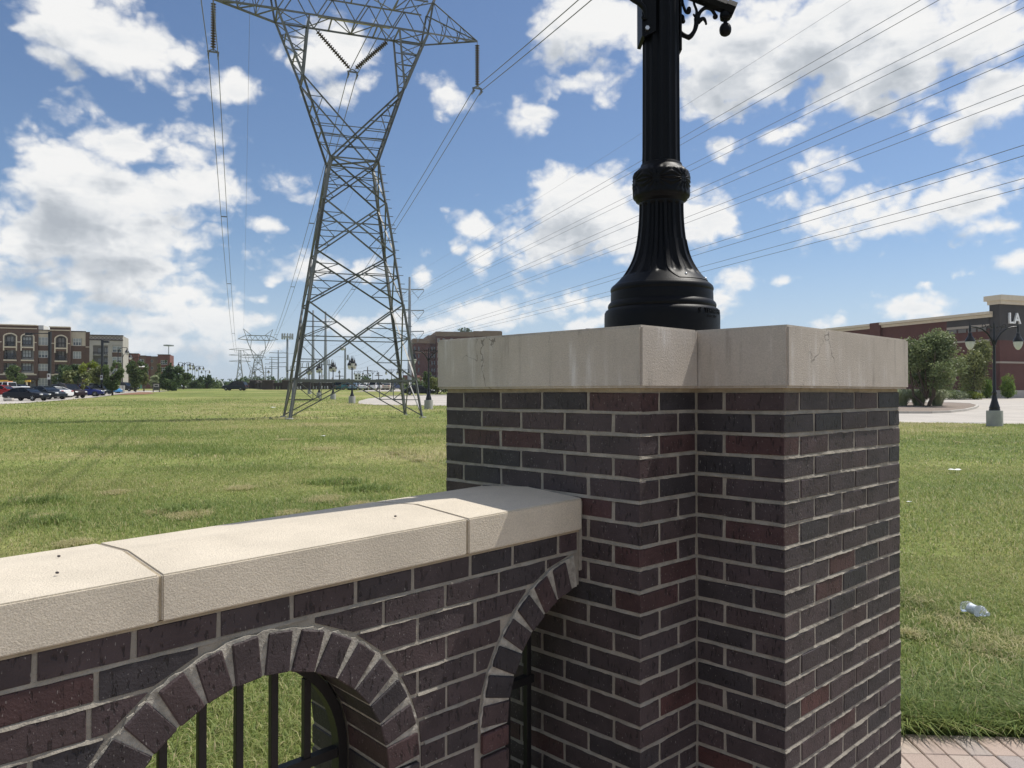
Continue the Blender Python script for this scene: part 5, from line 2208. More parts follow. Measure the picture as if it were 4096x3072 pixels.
def tree(name, label, x, y, H, W_, kind, n=4500, size=.22, trunk_h=.28, seed=1, trunk_r=.11, stems=1, shape='round', group='trees', z=None, lean=0):
    root = thing(name, label, 'tree', (x, y, (g(y) - .03) if z is None else z), 0, group)
    r = random.Random(seed)
    z0 = H * trunk_h
    blobs = []
    if shape == 'round':
        k = 24
        for i in range(k):
            a = r.uniform(0, 6.28)
            t = r.random()
            zc = z0 + (H - z0) * ((.22 if trunk_h > .14 else .10) + (.66 if trunk_h > .14 else .76) * t)
            prof = math.sqrt(max(.05, 1 - ((t - .38) / .72) ** 2))
            d = W_ / 2 * prof * r.uniform(.25, .72)
            s = W_ * r.uniform(.11, .23)
            blobs.append((d * math.cos(a) + lean * t, d * math.sin(a), zc, s, s, s * .8))
    elif shape == 'cone':
        for i in range(16):
            t = i / 15
            a = r.uniform(0, 6.28)
            w = W_ / 2 * (1 - t) ** .8
            s = max(W_ * .10, w * .55)
            blobs.append((w * .5 * math.cos(a), w * .5 * math.sin(a), z0 * .8 + (H - z0) * (.06 + .9 * t), s, s, s * .75))
    elif shape == 'vase':
        for i in range(16):
            a = r.uniform(0, 6.28)
            t = r.random()
            d = W_ / 2 * (.15 + .65 * t) * r.uniform(.3, 1)
            s = W_ * r.uniform(.13, .2)
            blobs.append((d * math.cos(a), d * math.sin(a), z0 + (H - z0) * (.12 + .78 * t), s, s, s * 1.25))
    mb = MB()
    for s in range(stems):
        a0 = 6.28 * s / max(stems, 1) + .5
        bx = 0 if stems == 1 else .12 * math.cos(a0)
        by = 0 if stems == 1 else .12 * math.sin(a0)
        tx, ty = (.0 if stems == 1 else W_ * .16 * math.cos(a0)), (.0 if stems == 1 else W_ * .16 * math.sin(a0))
        mb.tube([(bx, by, -.1), (bx * 1.5 + tx * .25, by * 1.5 + ty * .25, z0 * .6), (tx + lean * .3, ty, z0 * 1.25), (tx * 1.4 + lean * .6, ty * 1.4, H * .72)], [trunk_r * 1.25, trunk_r, trunk_r * .8, trunk_r * .25], 8)
    for b in blobs[:9]:
        mb.tube([(0, 0, z0 * .9), (b[0] * .45, b[1] * .45, (z0 + b[2]) * .5), (b[0], b[1], b[2])], [trunk_r * .55, trunk_r * .34, trunk_r * .10], 5)
    mb.build('trunk', M['bark'], root, 60)
    foliage('crown', blobs, n, size, LEAF[kind], seed, root)
    return root


def at_tree(px0, px1, ytop, Y):
    """width and height from the measured outline at distance Y"""
    return ray((px0 + px1) / 2, Y), (px1 - px0) / 1701 * Y, hgt(ytop, Y) - g(Y)


# island tree and others at the right
x, w, h = at_tree(1930, 2062, 709, 57)
tree('multi_stem_tree', 'spreading multi stemmed tree on the kerbed island right of the pillar', x + .2, 57, h, w * 1.22, 'myrtle', 19000, .17, .13, 11, .11, 3, group=None)
x, w, h = at_tree(2056, 2150, 732, 88)
tree('young_tree', 'light green young tree behind the right lamp, before the retail wall', x, 88, h, w * 1.25, 'olive', 10000, .24, .16, 12, .14, 1, 'vase', group=None)
for i, (px, wpx, yt, lab) in enumerate(((2090, 29, 812, 'left of three trimmed upright shrubs at the retail wall, behind the young tree'), (2132, 25, 811, 'middle of three trimmed upright shrubs at the retail wall, behind the lamp pole'), (2177, 33, 803, 'right and largest of three trimmed upright shrubs at the retail wall'))):
    Y = 91.5
    H = hgt(yt, Y) - g(Y)
    w = wpx / 1701 * Y / 2
    sr = thing('upright_shrub', lab, 'shrub', (ray(px, Y), Y, g(Y)), group='trimmed shrubs at the retail wall')
    foliage('foliage', [(0, 0, H * .36, w * .92, w * .92, H * .36), (0, 0, H * .62, w * .80, w * .80, H * .36), (0, 0, H * .2, w * .8, w * .8, H * .2)], 5200, .13, LEAF['hedge'], 50 + i, sr)
    MB().tube([(0, 0, -.1), (0, 0, H * .6)], .06, 6).build('stem', M['bark'], sr)
# kerbed island with ornamental grass
ISL = [(ray(a, b), b) for a, b in ((1900, 46.6), (1960, 46.2), (2010, 46.3), (2050, 47.4), (2085, 50.6), (2106, 55.5), (2112, 60.5), (2098, 65.5), (2060, 68.5), (2000, 69.5), (1900, 69.5))]
sheet('planting_island', ISL, .10, mat('gravel_bed', (.22, .175, .14), .95, .35, 9, .01, 50))
kerb('kerb', ISL + ISL[:1], .18, .13)
for i, (x, y, s, lab) in enumerate(((ray(1948, 59), 59.0, 1.5, 'leftmost clump of pale ornamental grass on the island'), (ray(1984, 59.5), 59.5, 1.6, 'middle clump of pale ornamental grass behind the island tree trunk'), (ray(2024, 59), 59.0, 1.15, 'right clump of pale ornamental grass on the island'))):
    root = thing('ornamental_grass', lab, 'grass', (x, y, g(y) + .1), group='ornamental grass clumps')
    vs, fs, r = [], [], random.Random(i)
    for k in range(900):
        a, l, h = r.uniform(0, 6.28), r.uniform(.2, 1) * s, r.uniform(.7, 1.25)
        c, q = math.cos(a), math.sin(a)
        b0 = r.uniform(0, .35)
        p0 = Vector((c * b0, q * b0, 0))
        p1 = Vector((c * (b0 + l * .4), q * (b0 + l * .4), h))
        p2 = Vector((c * (b0 + l), q * (b0 + l), h * r.uniform(.55, .95)))
        sd_ = Vector((-q, c, 0)) * .014
        o = len(vs)
        vs += [p0 - sd_, p0 + sd_, p1 + sd_, p1 - sd_, p2]
        fs += [(o, o + 1, o + 2, o + 3), (o + 3, o + 2, o + 4)]
    mb = MB()
    mb.add(vs, fs)
    me = mb.mesh('plume', LEAF['grey'])
    at = me.attributes.new('tint', 'FLOAT', 'POINT')
    at.data.foreach_set('value', rng.random(len(vs)).astype(np.float32))
    link('plume', me, root)
for i, (px, Y, w, h, lab) in enumerate(((2045, 86, 2.6, 1.3, 'low dark shrub under the young tree, its left one'), (2068, 86, 2.2, 1.0, 'low light green shrub at the foot of the young tree'), (2105, 86, 1.8, .9, 'small round yellowish shrub right of the young tree trunk'))):
    o = foliage('low_shrub', [(0, 0, h * .45, w / 2, w / 2, h * .5)], 1500, .14, LEAF[('mid', 'grey', 'bright')[i]], 70 + i)
    o.location = (ray(px, Y), Y, g(Y))
    tag(o, lab, 'shrub', 'low shrubs by the retail wall')

# trees of the left parking
LT = [  # px0, px1, ytop, Y, kind, shape, label
    (15, 51, 786, 140, 'mid', 'round', 'small round tree before the garage entrance at the far left'),
    (122, 177, 783, 128, 'dark', 'round', 'dark spreading tree before the apartment tower'),
    (144, 192, 806, 98, 'olive', 'vase', 'small light olive tree right of the maroon car'),
    (172, 216, 778, 128, 'bright', 'round', 'bright yellow green tree before the pale apartment wing'),
    (196, 232, 785, 122, 'olive', 'vase', 'olive tree left of the second light pole'),
    (222, 264, 783, 112, 'mid', 'vase', 'full green tree right of the second light pole'),
    (272, 314, 779, 140, 'mid', 'vase', 'upright green tree before the red apartment block'),
    (302, 320, 800, 150, 'olive', 'round', 'narrow sparse tree beside the upright green tree'),
    (322, 342, 808, 162, 'grey', 'round', 'small silver leaved tree before the red block'),
    (330, 356, 782, 185, 'olive', 'cone', 'tall thin tree at the right part of the red block'),
    (344, 382, 772, 158, 'dark', 'cone', 'tall dark pointed evergreen at the end of the red block'),
    (355, 398, 788, 170, 'dark', 'round', 'broad dark evergreen right of the pointed one'),
    (378, 414, 799, 178, 'mid', 'round', 'lighter round tree at the right end of the evergreen row'),
    (412, 440, 806, 230, 'dark', 'round', 'left one of two distant dark trees under the double lamps'),
    (432, 460, 805, 240, 'dark', 'round', 'right one of two distant dark trees under the double lamps'),
]
for i, (a, b, yt, Y, kd, sh, lab) in enumerate(LT):
    x, w, h = at_tree(a, b, yt, Y)
    h = max(h, 3.0)
    tree('parking_tree', lab, x, Y, h * 1.03, w * 1.25, kd, 5600 if Y < 150 else 4200, .32 if Y < 150 else .44, .16 if sh != 'cone' else .1, 100 + i, .13, 1, sh, 'trees along the left parking')
# bushes behind the black sedan, right of the tower
for i, (a, b, yt, Y, kd, lab) in enumerate(((908, 934, 796, 132, 'mid', 'green bushy tree behind the black sedan, before the hotel'), (925, 968, 806, 124, 'olive', 'yellowish willow shrub beside the pillar cap, behind the black sedan'), (955, 990, 800, 128, 'olive', 'second yellowish shrub mostly hidden by the pillar'))):
    x, w, h = at_tree(a, b, yt, Y)
    tree('bushy_tree', lab, x, Y, h, w * 1.15, kd, 3600, .26, .08, 200 + i, .09, 3, 'round', 'bushes behind the black sedan')

# far tree belts reading as one mass
def belt(name, px0, px1, Y, ytop, kd, n, seed, size=.9):
    r = random.Random(seed)
    bl = []
    x = ray(px0, Y)
    while x < ray(px1, Y):
        h = (hgt(ytop, Y) - 0.3) * r.uniform(.72, 1.05)
        w = h * r.uniform(.5, .9)
        bl.append((x, Y + r.uniform(-4, 4), h * .5, w, w * .8, h * .55))
        x += w * r.uniform(.5, 1.1)
    return foliage(name, bl, n, size, LEAF[kd], seed, kind='stuff')


belt('distant_woods', 440, 590, 330, 808, 'dark', 5200, 301, 1.2)
belt('distant_woods', 360, 470, 300, 811, 'mid', 2600, 306, 1.1)
belt('distant_woods', 555, 780, 420, 813, 'dark', 5200, 302, 1.4)
belt('distant_woods', 770, 905, 235, 806, 'dark', 6000, 303, .9)
belt('distant_woods', 765, 900, 205, 815, 'mid', 3200, 307, .7)
belt('distant_woods', -60, 40, 260, 815, 'dark', 1200, 304)
belt('distant_woods', 900, 1900, 260, 800, 'dark', 6000, 305)

# ================================================================== buildings
def bmat(name, col, var=.10, rows=True):
    return mat(name, col, .9, var, .8, .004, 30)


M['brownbrick'] = bmat('brown_brick_wall', (.115, .072, .056))
M['redbrick'] = bmat('red_brick_wall', (.165, .066, .052))
M['maroon'] = bmat('maroon_brick_wall', (.108, .047, .040))
M['greybrick'] = bmat('pale_grey_brick', (.40, .37, .33))
M['stucco'] = bmat('cream_stucco', (.50, .43, .34))
M['greywall'] = bmat('grey_siding', (.26, .255, .24))
M['trim'] = mat('cream_trim', (.62, .54, .42), .85, .06, 2)
M['darktrim'] = mat('dark_trim', (.05, .035, .032), .7)
M['charcoal'] = bmat('charcoal_panel', (.060, .056, .055))
M['pane'] = mat('window_glass', (.05, .06, .07), .07, spec=.9)
M['blind'] = mat('window_blind', (.30, .32, .33), .5)
M['frame_w'] = mat('white_frame', (.62, .61, .58), .6)
M['frame_d'] = mat('dark_frame', (.022, .022, .024), .5)
M['rail'] = mat('balcony_rail', (.02, .02, .022), .5)


def window(root, s0, s1, z0, z1, y=0.0, frame='frame_w', cols=2, rows_=2, blind=True, name='window'):
    """window in a facade lying along local x, facing -y: frame with glazing bars and a pane behind"""
    f = MB()
    t = min(.09, (s1 - s0) * .06)
    f.box(s0, s1, y - .05, y + .05, z0, z0 + t).box(s0, s1, y - .05, y + .05, z1 - t, z1)
    f.box(s0, s0 + t, y - .05, y + .05, z0 + t, z1 - t).box(s1 - t, s1, y - .05, y + .05, z0 + t, z1 - t)
    for i in range(1, cols):
        c = s0 + (s1 - s0) * i / cols
        f.box(c - t * .45, c + t * .45, y - .045, y + .045, z0 + t, z1 - t)
    for i in range(1, rows_):
        c = z0 + (z1 - z0) * i / rows_
        f.box(s0 + t, s1 - t, y - .04, y + .04, c - t * .4, c + t * .4)
    fr = f.build(name, M[frame], root)
    MB().box(s0 + t * .5, s1 - t * .5, y + .0, y + .02, z0 + t * .5, z1 - t * .5).build('pane', M['pane'], fr)
    if blind:
        h = (z1 - z0) * random.choice((.35, .5, .5, .85))
        MB().box(s0 + t, s1 - t, y - .012, y - .004, z1 - t - h, z1 - t).build('blind', M['blind'], fr)
    return fr


def wall_strip(mb, s0, s1, z0, z1, holes, y0=0.0, y1=.4):
    """wall with rectangular holes [(a, b, za, zb)]"""
    xs = sorted({s0, s1} | {h[0] for h in holes} | {h[1] for h in holes})
    for a, b in zip(xs[:-1], xs[1:]):
        cuts = sorted([(h[2], h[3]) for h in holes if h[0] < (a + b) / 2 < h[1]])
        z = z0
        for za, zb in cuts:
            if za > z:
                mb.box(a, b, y0, y1, z, za)
            z = max(z, zb)
        if z < z1:
            mb.box(a, b, y0, y1, z, z1)


def arch_fill(mb, a, b, zs, rise, zt, y0, y1, n=10):
    """masonry above a segmental arch spanning a..b, springing at zs"""
    pts = [(a, zs)] + [(a + (b - a) * i / n, zs + rise * math.sin(math.pi * i / n) ** .75) for i in range(1, n)] + [(b, zs), (b, zt), (a, zt)]
    mb.prism(pts[::-1], y0, y1, 'y')


# ---------------- left apartment block
FX, FY = -111.8, 168.0
FD = (.944, .33)
AROT = math.atan2(FD[1], FD[0])


def fs_(px):
    q = (px - 1106) / 1701
    return (q * FY - FX) / (FD[0] - q * FD[1])


def c2s(xc):
    """column in the first close-up (2212 px wide over 800 source px) to facade distance"""
    return fs_(xc * .36166 / 1.8517)


GB = 1.9
apt = thing('apartment_block', 'four storey brown brick apartment block with arched balconies at the left edge', 'building', (FX, FY, GB), AROT)


def zc(yc, xc=400):
    D = (1200 + .36166 * yc) / 1.8517
    s = c2s(xc)
    return EYE + (845 - D) / 1701 * (FY + FD[1] * s) - GB


Z1, Z2, Z3 = zc(650, 110), zc(505, 110), zc(795, 110)
# brick front with balcony recesses
mb = MB()
bays = [(c2s(38), c2s(180)), (c2s(232), c2s(372)), (c2s(-170), c2s(-30))]
tops = zc(255, 200)
holes = []
for a, b in bays:
    holes += [(a, b, zc(488, 110), zc(345, 110)), (a, b, zc(640, 110), zc(528, 110)), (a, b, zc(788, 110), zc(676, 110))]
holes.append((c2s(-200), c2s(418), -.5, zc(860, 200)))
wall_strip(mb, c2s(-330), c2s(402), -1, tops, holes)
for a, b in bays:
    arch_fill(mb, a, b, zc(372, 110), zc(345, 110) - zc(372, 110) - .02, zc(345, 110), 0, .4)
mb.build('front_wall', M['brownbrick'], apt)
mb = MB()
ta, tb = c2s(612), c2s(745)
wall_strip(mb, c2s(553), c2s(778), -1, zc(272, 660), [(ta, tb, zc(510, 660), zc(368, 660)), (ta, tb, zc(655, 660), zc(545, 660)), (ta, tb, zc(800, 660), zc(690, 660)), (ta, tb, zc(985, 660), zc(870, 660))], -.6, -.2)
arch_fill(mb, ta, tb, zc(402, 660), zc(368, 660) - zc(402, 660) - .02, zc(368, 660), -.6, -.2)
mb.box(c2s(553), c2s(553) + .4, -.2, .4, -1, zc(272, 660)).box(c2s(778) - .4, c2s(778), -.2, .4, -1, zc(272, 660))
mb.build('tower_bay', M['brownbrick'], apt)
mb = MB()
w2, w4 = (c2s(415), c2s(525)), (c2s(800), c2s(893))
wall_strip(mb, c2s(402), c2s(553), -1, zc(480, 470), [(*w2, zc(615, 470), zc(537, 470)), (*w2, zc(760, 470), zc(682, 470)), (*w2, zc(958, 470), zc(840, 470))], .3, .7)
wall_strip(mb, c2s(778), c2s(942), -1, zc(483, 860), [(*w4, zc(625, 860), zc(545, 860)), (*w4, zc(760, 860), zc(685, 860)), (*w4, zc(958, 860), zc(850, 860))], .3, .7)
mb.box(c2s(942), c2s(986), .2, .7, -1, zc(333, 960))
mb.build('brick_infill', M['brownbrick'], apt)
mb = MB()
wall_strip(mb, c2s(402), c2s(553), zc(480, 470), zc(312, 470), [(*w2, zc(473, 470), zc(385, 470))], .3, .7)
mb.build('stucco_storey', M['stucco'], apt)
mb = MB()
wall_strip(mb, c2s(778), c2s(942), zc(483, 860), zc(328, 860), [(c2s(795), c2s(900), zc(480, 860), zc(398, 860))], .3, .7)
mb.build('stucco_storey', M['stucco'], apt)
mb = MB()
mb.box(c2s(402), c2s(553), .2, .8, zc(312, 470), zc(303, 470)).box(c2s(778), c2s(942), .2, .8, zc(328, 860), zc(318, 860)).box(c2s(942), c2s(986), .15, .8, zc(333, 960), zc(329, 960))
mb.build('coping', M['darktrim'], apt)
class TrimMB:
    def box(self, *q):
        MB().box(*q).build('trim', M['trim'], apt)
        return self


mb = TrimMB()
a, b = c2s(-330), c2s(402)
mb.box(a, b + .1, -.35, .1, zc(258, 200), zc(247, 200)).box(a, b + .05, -.15, -.002, zc(294, 200), zc(285, 200))
mb.box(c2s(553) - .1, c2s(778) + .1, -.95, -.5, zc(283, 660), zc(272, 660)).box(c2s(553), c2s(778), -.72, -.602, zc(318, 660), zc(308, 660))
mb.box(a, c2s(38) - .4, -.06, -.002, zc(446, 100), zc(436, 100)).box(c2s(180) + .1, c2s(232) - .1, -.06, -.002, zc(446, 200), zc(436, 200)).box(c2s(372), b, -.06, -.002, zc(452, 390), zc(443, 390))
mb.box(a, c2s(405), -.16, -.002, zc(808, 200), zc(793, 200)).box(c2s(553), c2s(612) - .1, -.7, -.602, zc(812, 600), zc(798, 600)).box(c2s(745), c2s(778), -.7, -.602, zc(465, 760), zc(457, 760)).box(c2s(553), c2s(612), -.7, -.602, zc(462, 600), zc(453, 600))
mb.box(c2s(942), c2s(986), .13, .198, zc(500, 960), zc(492, 960))
for (p, q, y) in ((*bays[0], 0), (*bays[1], 0), (*bays[2], 0), (ta, tb, -.6)):
    xr = 110 if y == 0 else 660
    f = 3 if y == 0 else 0
    n = 12
    zs, rise = (zc(372, 110), zc(345, 110) - zc(372, 110)) if y == 0 else (zc(402, 660), zc(368, 660) - zc(402, 660))
    mb = MB()
    pts = [(p, zs - 3.2)] + [(p + (q - p) * i / n, zs + rise * math.sin(math.pi * i / n) ** .75) for i in range(n + 1)] + [(q, zs - 3.2)]
    for u, v in zip(pts[:-1], pts[1:]):
        mb.bar((u[0], y - .03, u[1]), (v[0], y - .03, v[1]), .24, .12, (0, 1, 0))
    mb.build('arch_trim', M['trim'], apt)
mb = MB()
mb.box(c2s(-330), c2s(402), 1.6, 9, 3.6, tops - .8).box(c2s(402), c2s(942), 1.9, 9, -1, zc(325, 700) - .6).box(c2s(-330), c2s(402), 6, 9, -1, 3.6)
mb.build('inner_wall', M['greywall'], apt)
MB().box(c2s(130), c2s(430), 4, 9, tops - .6, zc(236, 280)).build('penthouse', mat('pale_parapet', (.60, .58, .53), .9), apt)
for k, (a, b, y, xr) in enumerate(((*bays[0], 0, 110), (*bays[1], 0, 110), (*bays[2], 0, 110), (ta, tb, -.6, 660))):
    for (yb, yt) in (((505, 440), (650, 590), (795, 735)) if y == 0 else ((520, 455), (663, 605), (808, 750))):
        bal = MB().box(a - .05, b + .05, y - .12, 1.6, zc(yb, xr), zc(yb - 15, xr)).build('balcony', M['trim'], apt)
        if k != 1 or y:
            r = MB()
            z0, z1 = zc(yb - 15, xr), zc(yt, xr)
            r.box(a, b, y + .03, y + .09, z1 - .08, z1).box(a, b, y + .03, y + .09, z0 + .1, z0 + .16)
            for i in range(19):
                c = a + (b - a) * i / 18
                r.box(c - .025, c + .025, y + .04, y + .08, z0, z1)
            r.build('railing', M['rail'], bal)
            window(apt, a + .15, a + (b - a) * .66, z0 + .05, z0 + 2.35, 1.5 if y == 0 else 1.5, 'frame_d', 2, 2)
        else:
            window(apt, a + .1, a + (b - a) * .78, zc(yb - 38, xr), zc(yb - 125, xr), .5, 'frame_d', 3, 2)
            MB().box(a, b, .6, 1.0, zc(yb, xr), zc(yb - 140, xr)).build('bay_wall', M['greywall'], apt)
for (a, b), xr, lst in ((w2, 470, ((473, 385), (615, 537), (760, 682), (958, 840))), (w4, 860, ((480, 398), (625, 545), (760, 685), (958, 850)))):
    for zb, zt in lst:
        window(apt, a, b, zc(zb, xr), zc(zt, xr), .42, 'frame_w', 3, 2)
window(apt, ta + .1, tb - .1, zc(985, 660), zc(872, 660), -.2, 'frame_d', 3, 1, False)
# garage entrance
gd = MB().box(c2s(-200), c2s(305), 3.0, 3.3, -1, zc(850, 200))
gd.build('garage_shade_panel', M['frame_d'], apt)  # near-black panel: the shade inside the garage is put into its colour
MB().box(c2s(-200), c2s(432), -1.2, .1, zc(856, 200), zc(846, 200)).build('canopy', M['darktrim'], apt)
gp = MB().box(c2s(305), c2s(420), .8, 1.2, -1, zc(858, 360))
gp.build('porch_wall', M['brownbrick'], apt)
window(apt, c2s(330), c2s(380), -.3, zc(868, 355), .74, 'frame_w', 1, 1, False, 'door')
MB().bar((c2s(430), -1.0, -1), (c2s(430), -1.0, zc(850, 430)), .1).build('canopy_post', M['frame_d'], apt)
# pale wing with lattice frieze
wing = MB()
wa, wb = c2s(986), c2s(1355)
ra, rb = c2s(1024), c2s(1190)
va, vb2 = c2s(1237), c2s(1342)
wall_strip(wing, wa, wb, -1, zc(420, 1170), [(ra, rb, -1, zc(478, 1100)), (va, vb2, -1, zc(482, 1290))], .1, .5)
wing.build('wing_wall', M['greybrick'], apt)
MB().box(wa, wb, .2, .45, zc(420, 1170), zc(372, 1170)).build('frieze', M['greybrick'], apt)
lat = MB()
n = 9
for i in range(n):
    x0, x1 = wa + (wb - wa) * i / n, wa + (wb - wa) * (i + 1) / n
    z0, z1 = zc(412, 1170), zc(378, 1170)
    lat.bar((x0, .17, z0), (x1, .17, z1), .12, .06, (0, 1, 0)).bar((x0, .17, z1), (x1, .17, z0), .12, .06, (0, 1, 0))
lat.build('frieze_lattice', mat('taupe_lattice', (.20, .16, .145), .8), apt)
MB().box(wa - .1, wb + .1, -.05, .5, zc(372, 1170), zc(362, 1170)).box(wa - .05, wb + .05, .0, .3, zc(424, 1170), zc(414, 1170)).build('coping', M['darktrim'], apt)
MB().box(wa, rb, 1.9, 2.2, -1, zc(470, 1100)).build('recess_wall', M['greywall'], apt)
MB().box(wb - .4, wb, .5, 10, -1, zc(372, 1300)).box(wa, wb - .4, 5, 10, -1, zc(380, 1170)).build('side_wall', M['greybrick'], apt)
for (zb, zt) in ((578, 500), (700, 618), (840, 760)):
    b = MB().box(ra, rb, .3, 1.95, zc(zb + 12, 1100), zc(zb, 1100)).build('balcony', M['greywall'], apt)
    r = MB().box(ra, rb, .3, .36, zc(zt + 55, 1100), zc(zt + 50, 1100))
    for i in range(15):
        c = ra + (rb - ra) * i / 14
        r.box(c - .03, c + .03, .31, .35, zc(zb, 1100), zc(zt + 50, 1100))
    r.build('railing', M['rail'], b)
    window(apt, ra + (rb - ra) * .25, ra + (rb - ra) * .52, zc(zb - 8, 1100), zc(zt, 1100), 1.8, 'frame_d', 2, 2)
    window(apt, ra + (rb - ra) * .68, ra + (rb - ra) * .97, zc(zb - 2, 1100), zc(zt - 6, 1100), 1.8, 'frame_d', 2, 1)
for (zb, zt) in ((555, 486), (672, 606), (800, 735)):
    window(apt, va, vb2, zc(zb, 1290), zc(zt, 1290), .3, 'frame_w', 2, 2)
for (zb, zt) in ((606, 555), (735, 672), (985, 800)):
    MB().box(va, vb2, .26, .5, zc(zb, 1290), zc(zt, 1290)).build('spandrel', M['brownbrick'], apt)

# ---------------- red apartment block further off
RX, RY = ray(262, 262), 262
red = thing('red_apartment_block', 'lower red brick apartment block beyond the pale wing, partly behind trees', 'building', (RX, RY, .8), R(17))


def rs_(xc):
    q = (xc * .36166 / 1.8517 - 1106) / 1701
    c, s = math.cos(R(17)), math.sin(R(17))
    return (q * RY - RX) / (c - q * s)


def rz_(yc, xc=1600):
    D = (1200 + .36166 * yc) / 1.8517
    return EYE + (845 - D) / 1701 * (RY + math.sin(R(17)) * rs_(xc)) - .8


mb = MB()
wall_strip(mb, rs_(1395), rs_(1535), -1, rz_(570, 1460), [(rs_(1425), rs_(1505), rz_(700, 1460), rz_(648, 1460))], -1.0, 3)
arch_fill(mb, rs_(1425), rs_(1505), rz_(660, 1460), rz_(648, 1460) - rz_(660, 1460) - .02, rz_(648, 1460), -1, 0)
wall_strip(mb, rs_(1748), rs_(1882), -1, rz_(582, 1810), [(rs_(1782), rs_(1855), rz_(692, 1810), rz_(645, 1810)), (rs_(1782), rs_(1855), rz_(770, 1810), rz_(722, 1810))], -1.2, -.8)
mb.box(rs_(1748), rs_(1748) + .4, -.8, 3, -1, rz_(582, 1810)).box(rs_(1882) - .4, rs_(1882), -.8, 10, -1, rz_(582, 1810))
mb.box(rs_(1615), rs_(1665), -.3, 3, -1, rz_(598, 1640))
mb.build('wall', M['redbrick'], red)
mb = MB()
mb.box(rs_(1355), rs_(1395), 0, 3, -1, rz_(590, 1380)).box(rs_(1535), rs_(1615), 0, 3, -1, rz_(592, 1570)).box(rs_(1665), rs_(1748), 0, 3, -1, rz_(602, 1700))
mb.build('tan_wall', bmat('tan_brick', (.20, .125, .09)), red)
mb = MB()
for a, b, z, y in ((1390, 1538, 568, -1.2), (1744, 1886, 580, -1.4), (1535, 1615, 590, -.2), (1613, 1667, 596, -.5), (1667, 1746, 600, -.2), (1353, 1392, 588, -.2)):
    mb.box(rs_(a), rs_(b), y, y + 1.2, rz_(z + 5, (a + b) / 2), rz_(z, (a + b) / 2))
mb.build('coping', M['darktrim'], red)
for a, b, zb, zt, y, cn in ((1542, 1590, 682, 632, -.05, 2), (1618, 1642, 725, 685, -.36, 1), (1618, 1642, 808, 764, -.36, 1), (1668, 1692, 668, 640, -.05, 1), (1668, 1692, 745, 715, -.05, 1), (1782, 1855, 692, 645, -1.0, 4), (1782, 1855, 770, 722, -1.0, 4), (1357, 1378, 670, 628, -.05, 1), (1357, 1378, 752, 712, -.05, 1)):
    window(red, rs_(a), rs_(b), rz_(zb, (a + b) / 2), rz_(zt, (a + b) / 2), y, 'frame_w', cn, 2, False)
MB().box(rs_(1420), rs_(1510), .5, .9, rz_(705, 1460), rz_(640, 1460)).build('recess_glass', M['pane'], red)
MB().prism([(-1.6, rz_(720, 1570)), (-.02, rz_(695, 1570)), (-.02, rz_(720, 1570))], rs_(1542), rs_(1608), 'x').build('awning', M['frame_w'], red)

# ---------------- hotel behind the big pole
HX, HY = ray(893, 350), 350
hot = thing('hotel_building', 'large dark red brick hotel with tan cornices behind the big steel pole', 'building', (HX, HY, -1), R(12))


def hs_(px):
    q = (px - 1106) / 1701
    c, s = math.cos(R(12)), math.sin(R(12))
    return (q * HY - HX) / (c - q * s)


def hz_(py, px=950):
    return EYE + (845 - py) / 1701 * (HY + math.sin(R(12)) * hs_(px)) + 1


ht = (.22, .155, .115)
M['tanband'] = bmat('tan_cornice', ht)
mb = MB()
mb.box(hs_(893), hs_(928), 0, 22, 0, hz_(737, 910)).box(hs_(928), hs_(942), 2, 22, 0, hz_(737, 935)).box(hs_(942), hs_(1022), -1, 22, 0, hz_(722)).box(hs_(1022), hs_(1084), 0, 22, 0, hz_(722, 1050))
mb.build('wall', M['maroon'], hot)
mb = MB()
mb.box(hs_(892), hs_(929), -.4, 22.4, hz_(737, 910), hz_(727, 910)).box(hs_(925), hs_(945), 1.5, 22, hz_(737, 930), hz_(719, 930)).box(hs_(941), hs_(1023), -1.4, 22.3, hz_(722), hz_(712)).box(hs_(1023), hs_(1084.5), -.4, 22.4, hz_(722, 1050), hz_(711, 1050)).box(hs_(1044), hs_(1084), 1, 22, hz_(712, 1050), hz_(709.5, 1050))
mb.box(hs_(892.5), hs_(928.3), -.15, -.01, hz_(758, 910), hz_(756, 910))
mb.build('cornice', M['tanband'], hot)
for px in (896, 904.5, 934, 939.5):
    for k in range(5):
        zt = 744 + k * 15.5
        window(hot, hs_(px - 1.6), hs_(px + 1.6), hz_(zt + 8.5, px), hz_(zt, px), -.05 if px < 928 else 1.95, 'frame_d', 1, 1, False)
for px in (947, 958, 975, 990, 1006, 1030, 1050, 1070):
    for k in range(6):
        zt = 727 + k * 16
        window(hot, hs_(px - 2.6), hs_(px + 2.6), hz_(zt + 9, px), hz_(zt, px), -1.05 if px < 1022 else -.05, 'frame_w', 2, 1, False)
foliage('roof_tree', [(0, 0, 1, 3, 2, 1.4)], 300, .8, LEAF['dark'], 5, hot).location = (hs_(1010), 8, hz_(710))
tag(MB().box(0, 22, 0, 14, 0, 9).box(3, 9, 0, 14, 9, 10.2).build('low_red_building', M['redbrick']), 'low reddish building far behind the right tower leg', 'building').location = (ray(855, 330), 330, -1)

# ---------------- retail building at the right
LXc, LYc = ray(2160, 94), 94.0
shop = thing('retail_building', 'dark red brick retail building with cream cornice and white letters at the right edge', 'building', (LXc, LYc, 0), R(20.9))
# local x: along the front (to the right), local y: back along the side wall
gz0 = g(94) - .2


def sz(py, Y=96):
    return EYE + (845 - py) / 1701 * Y


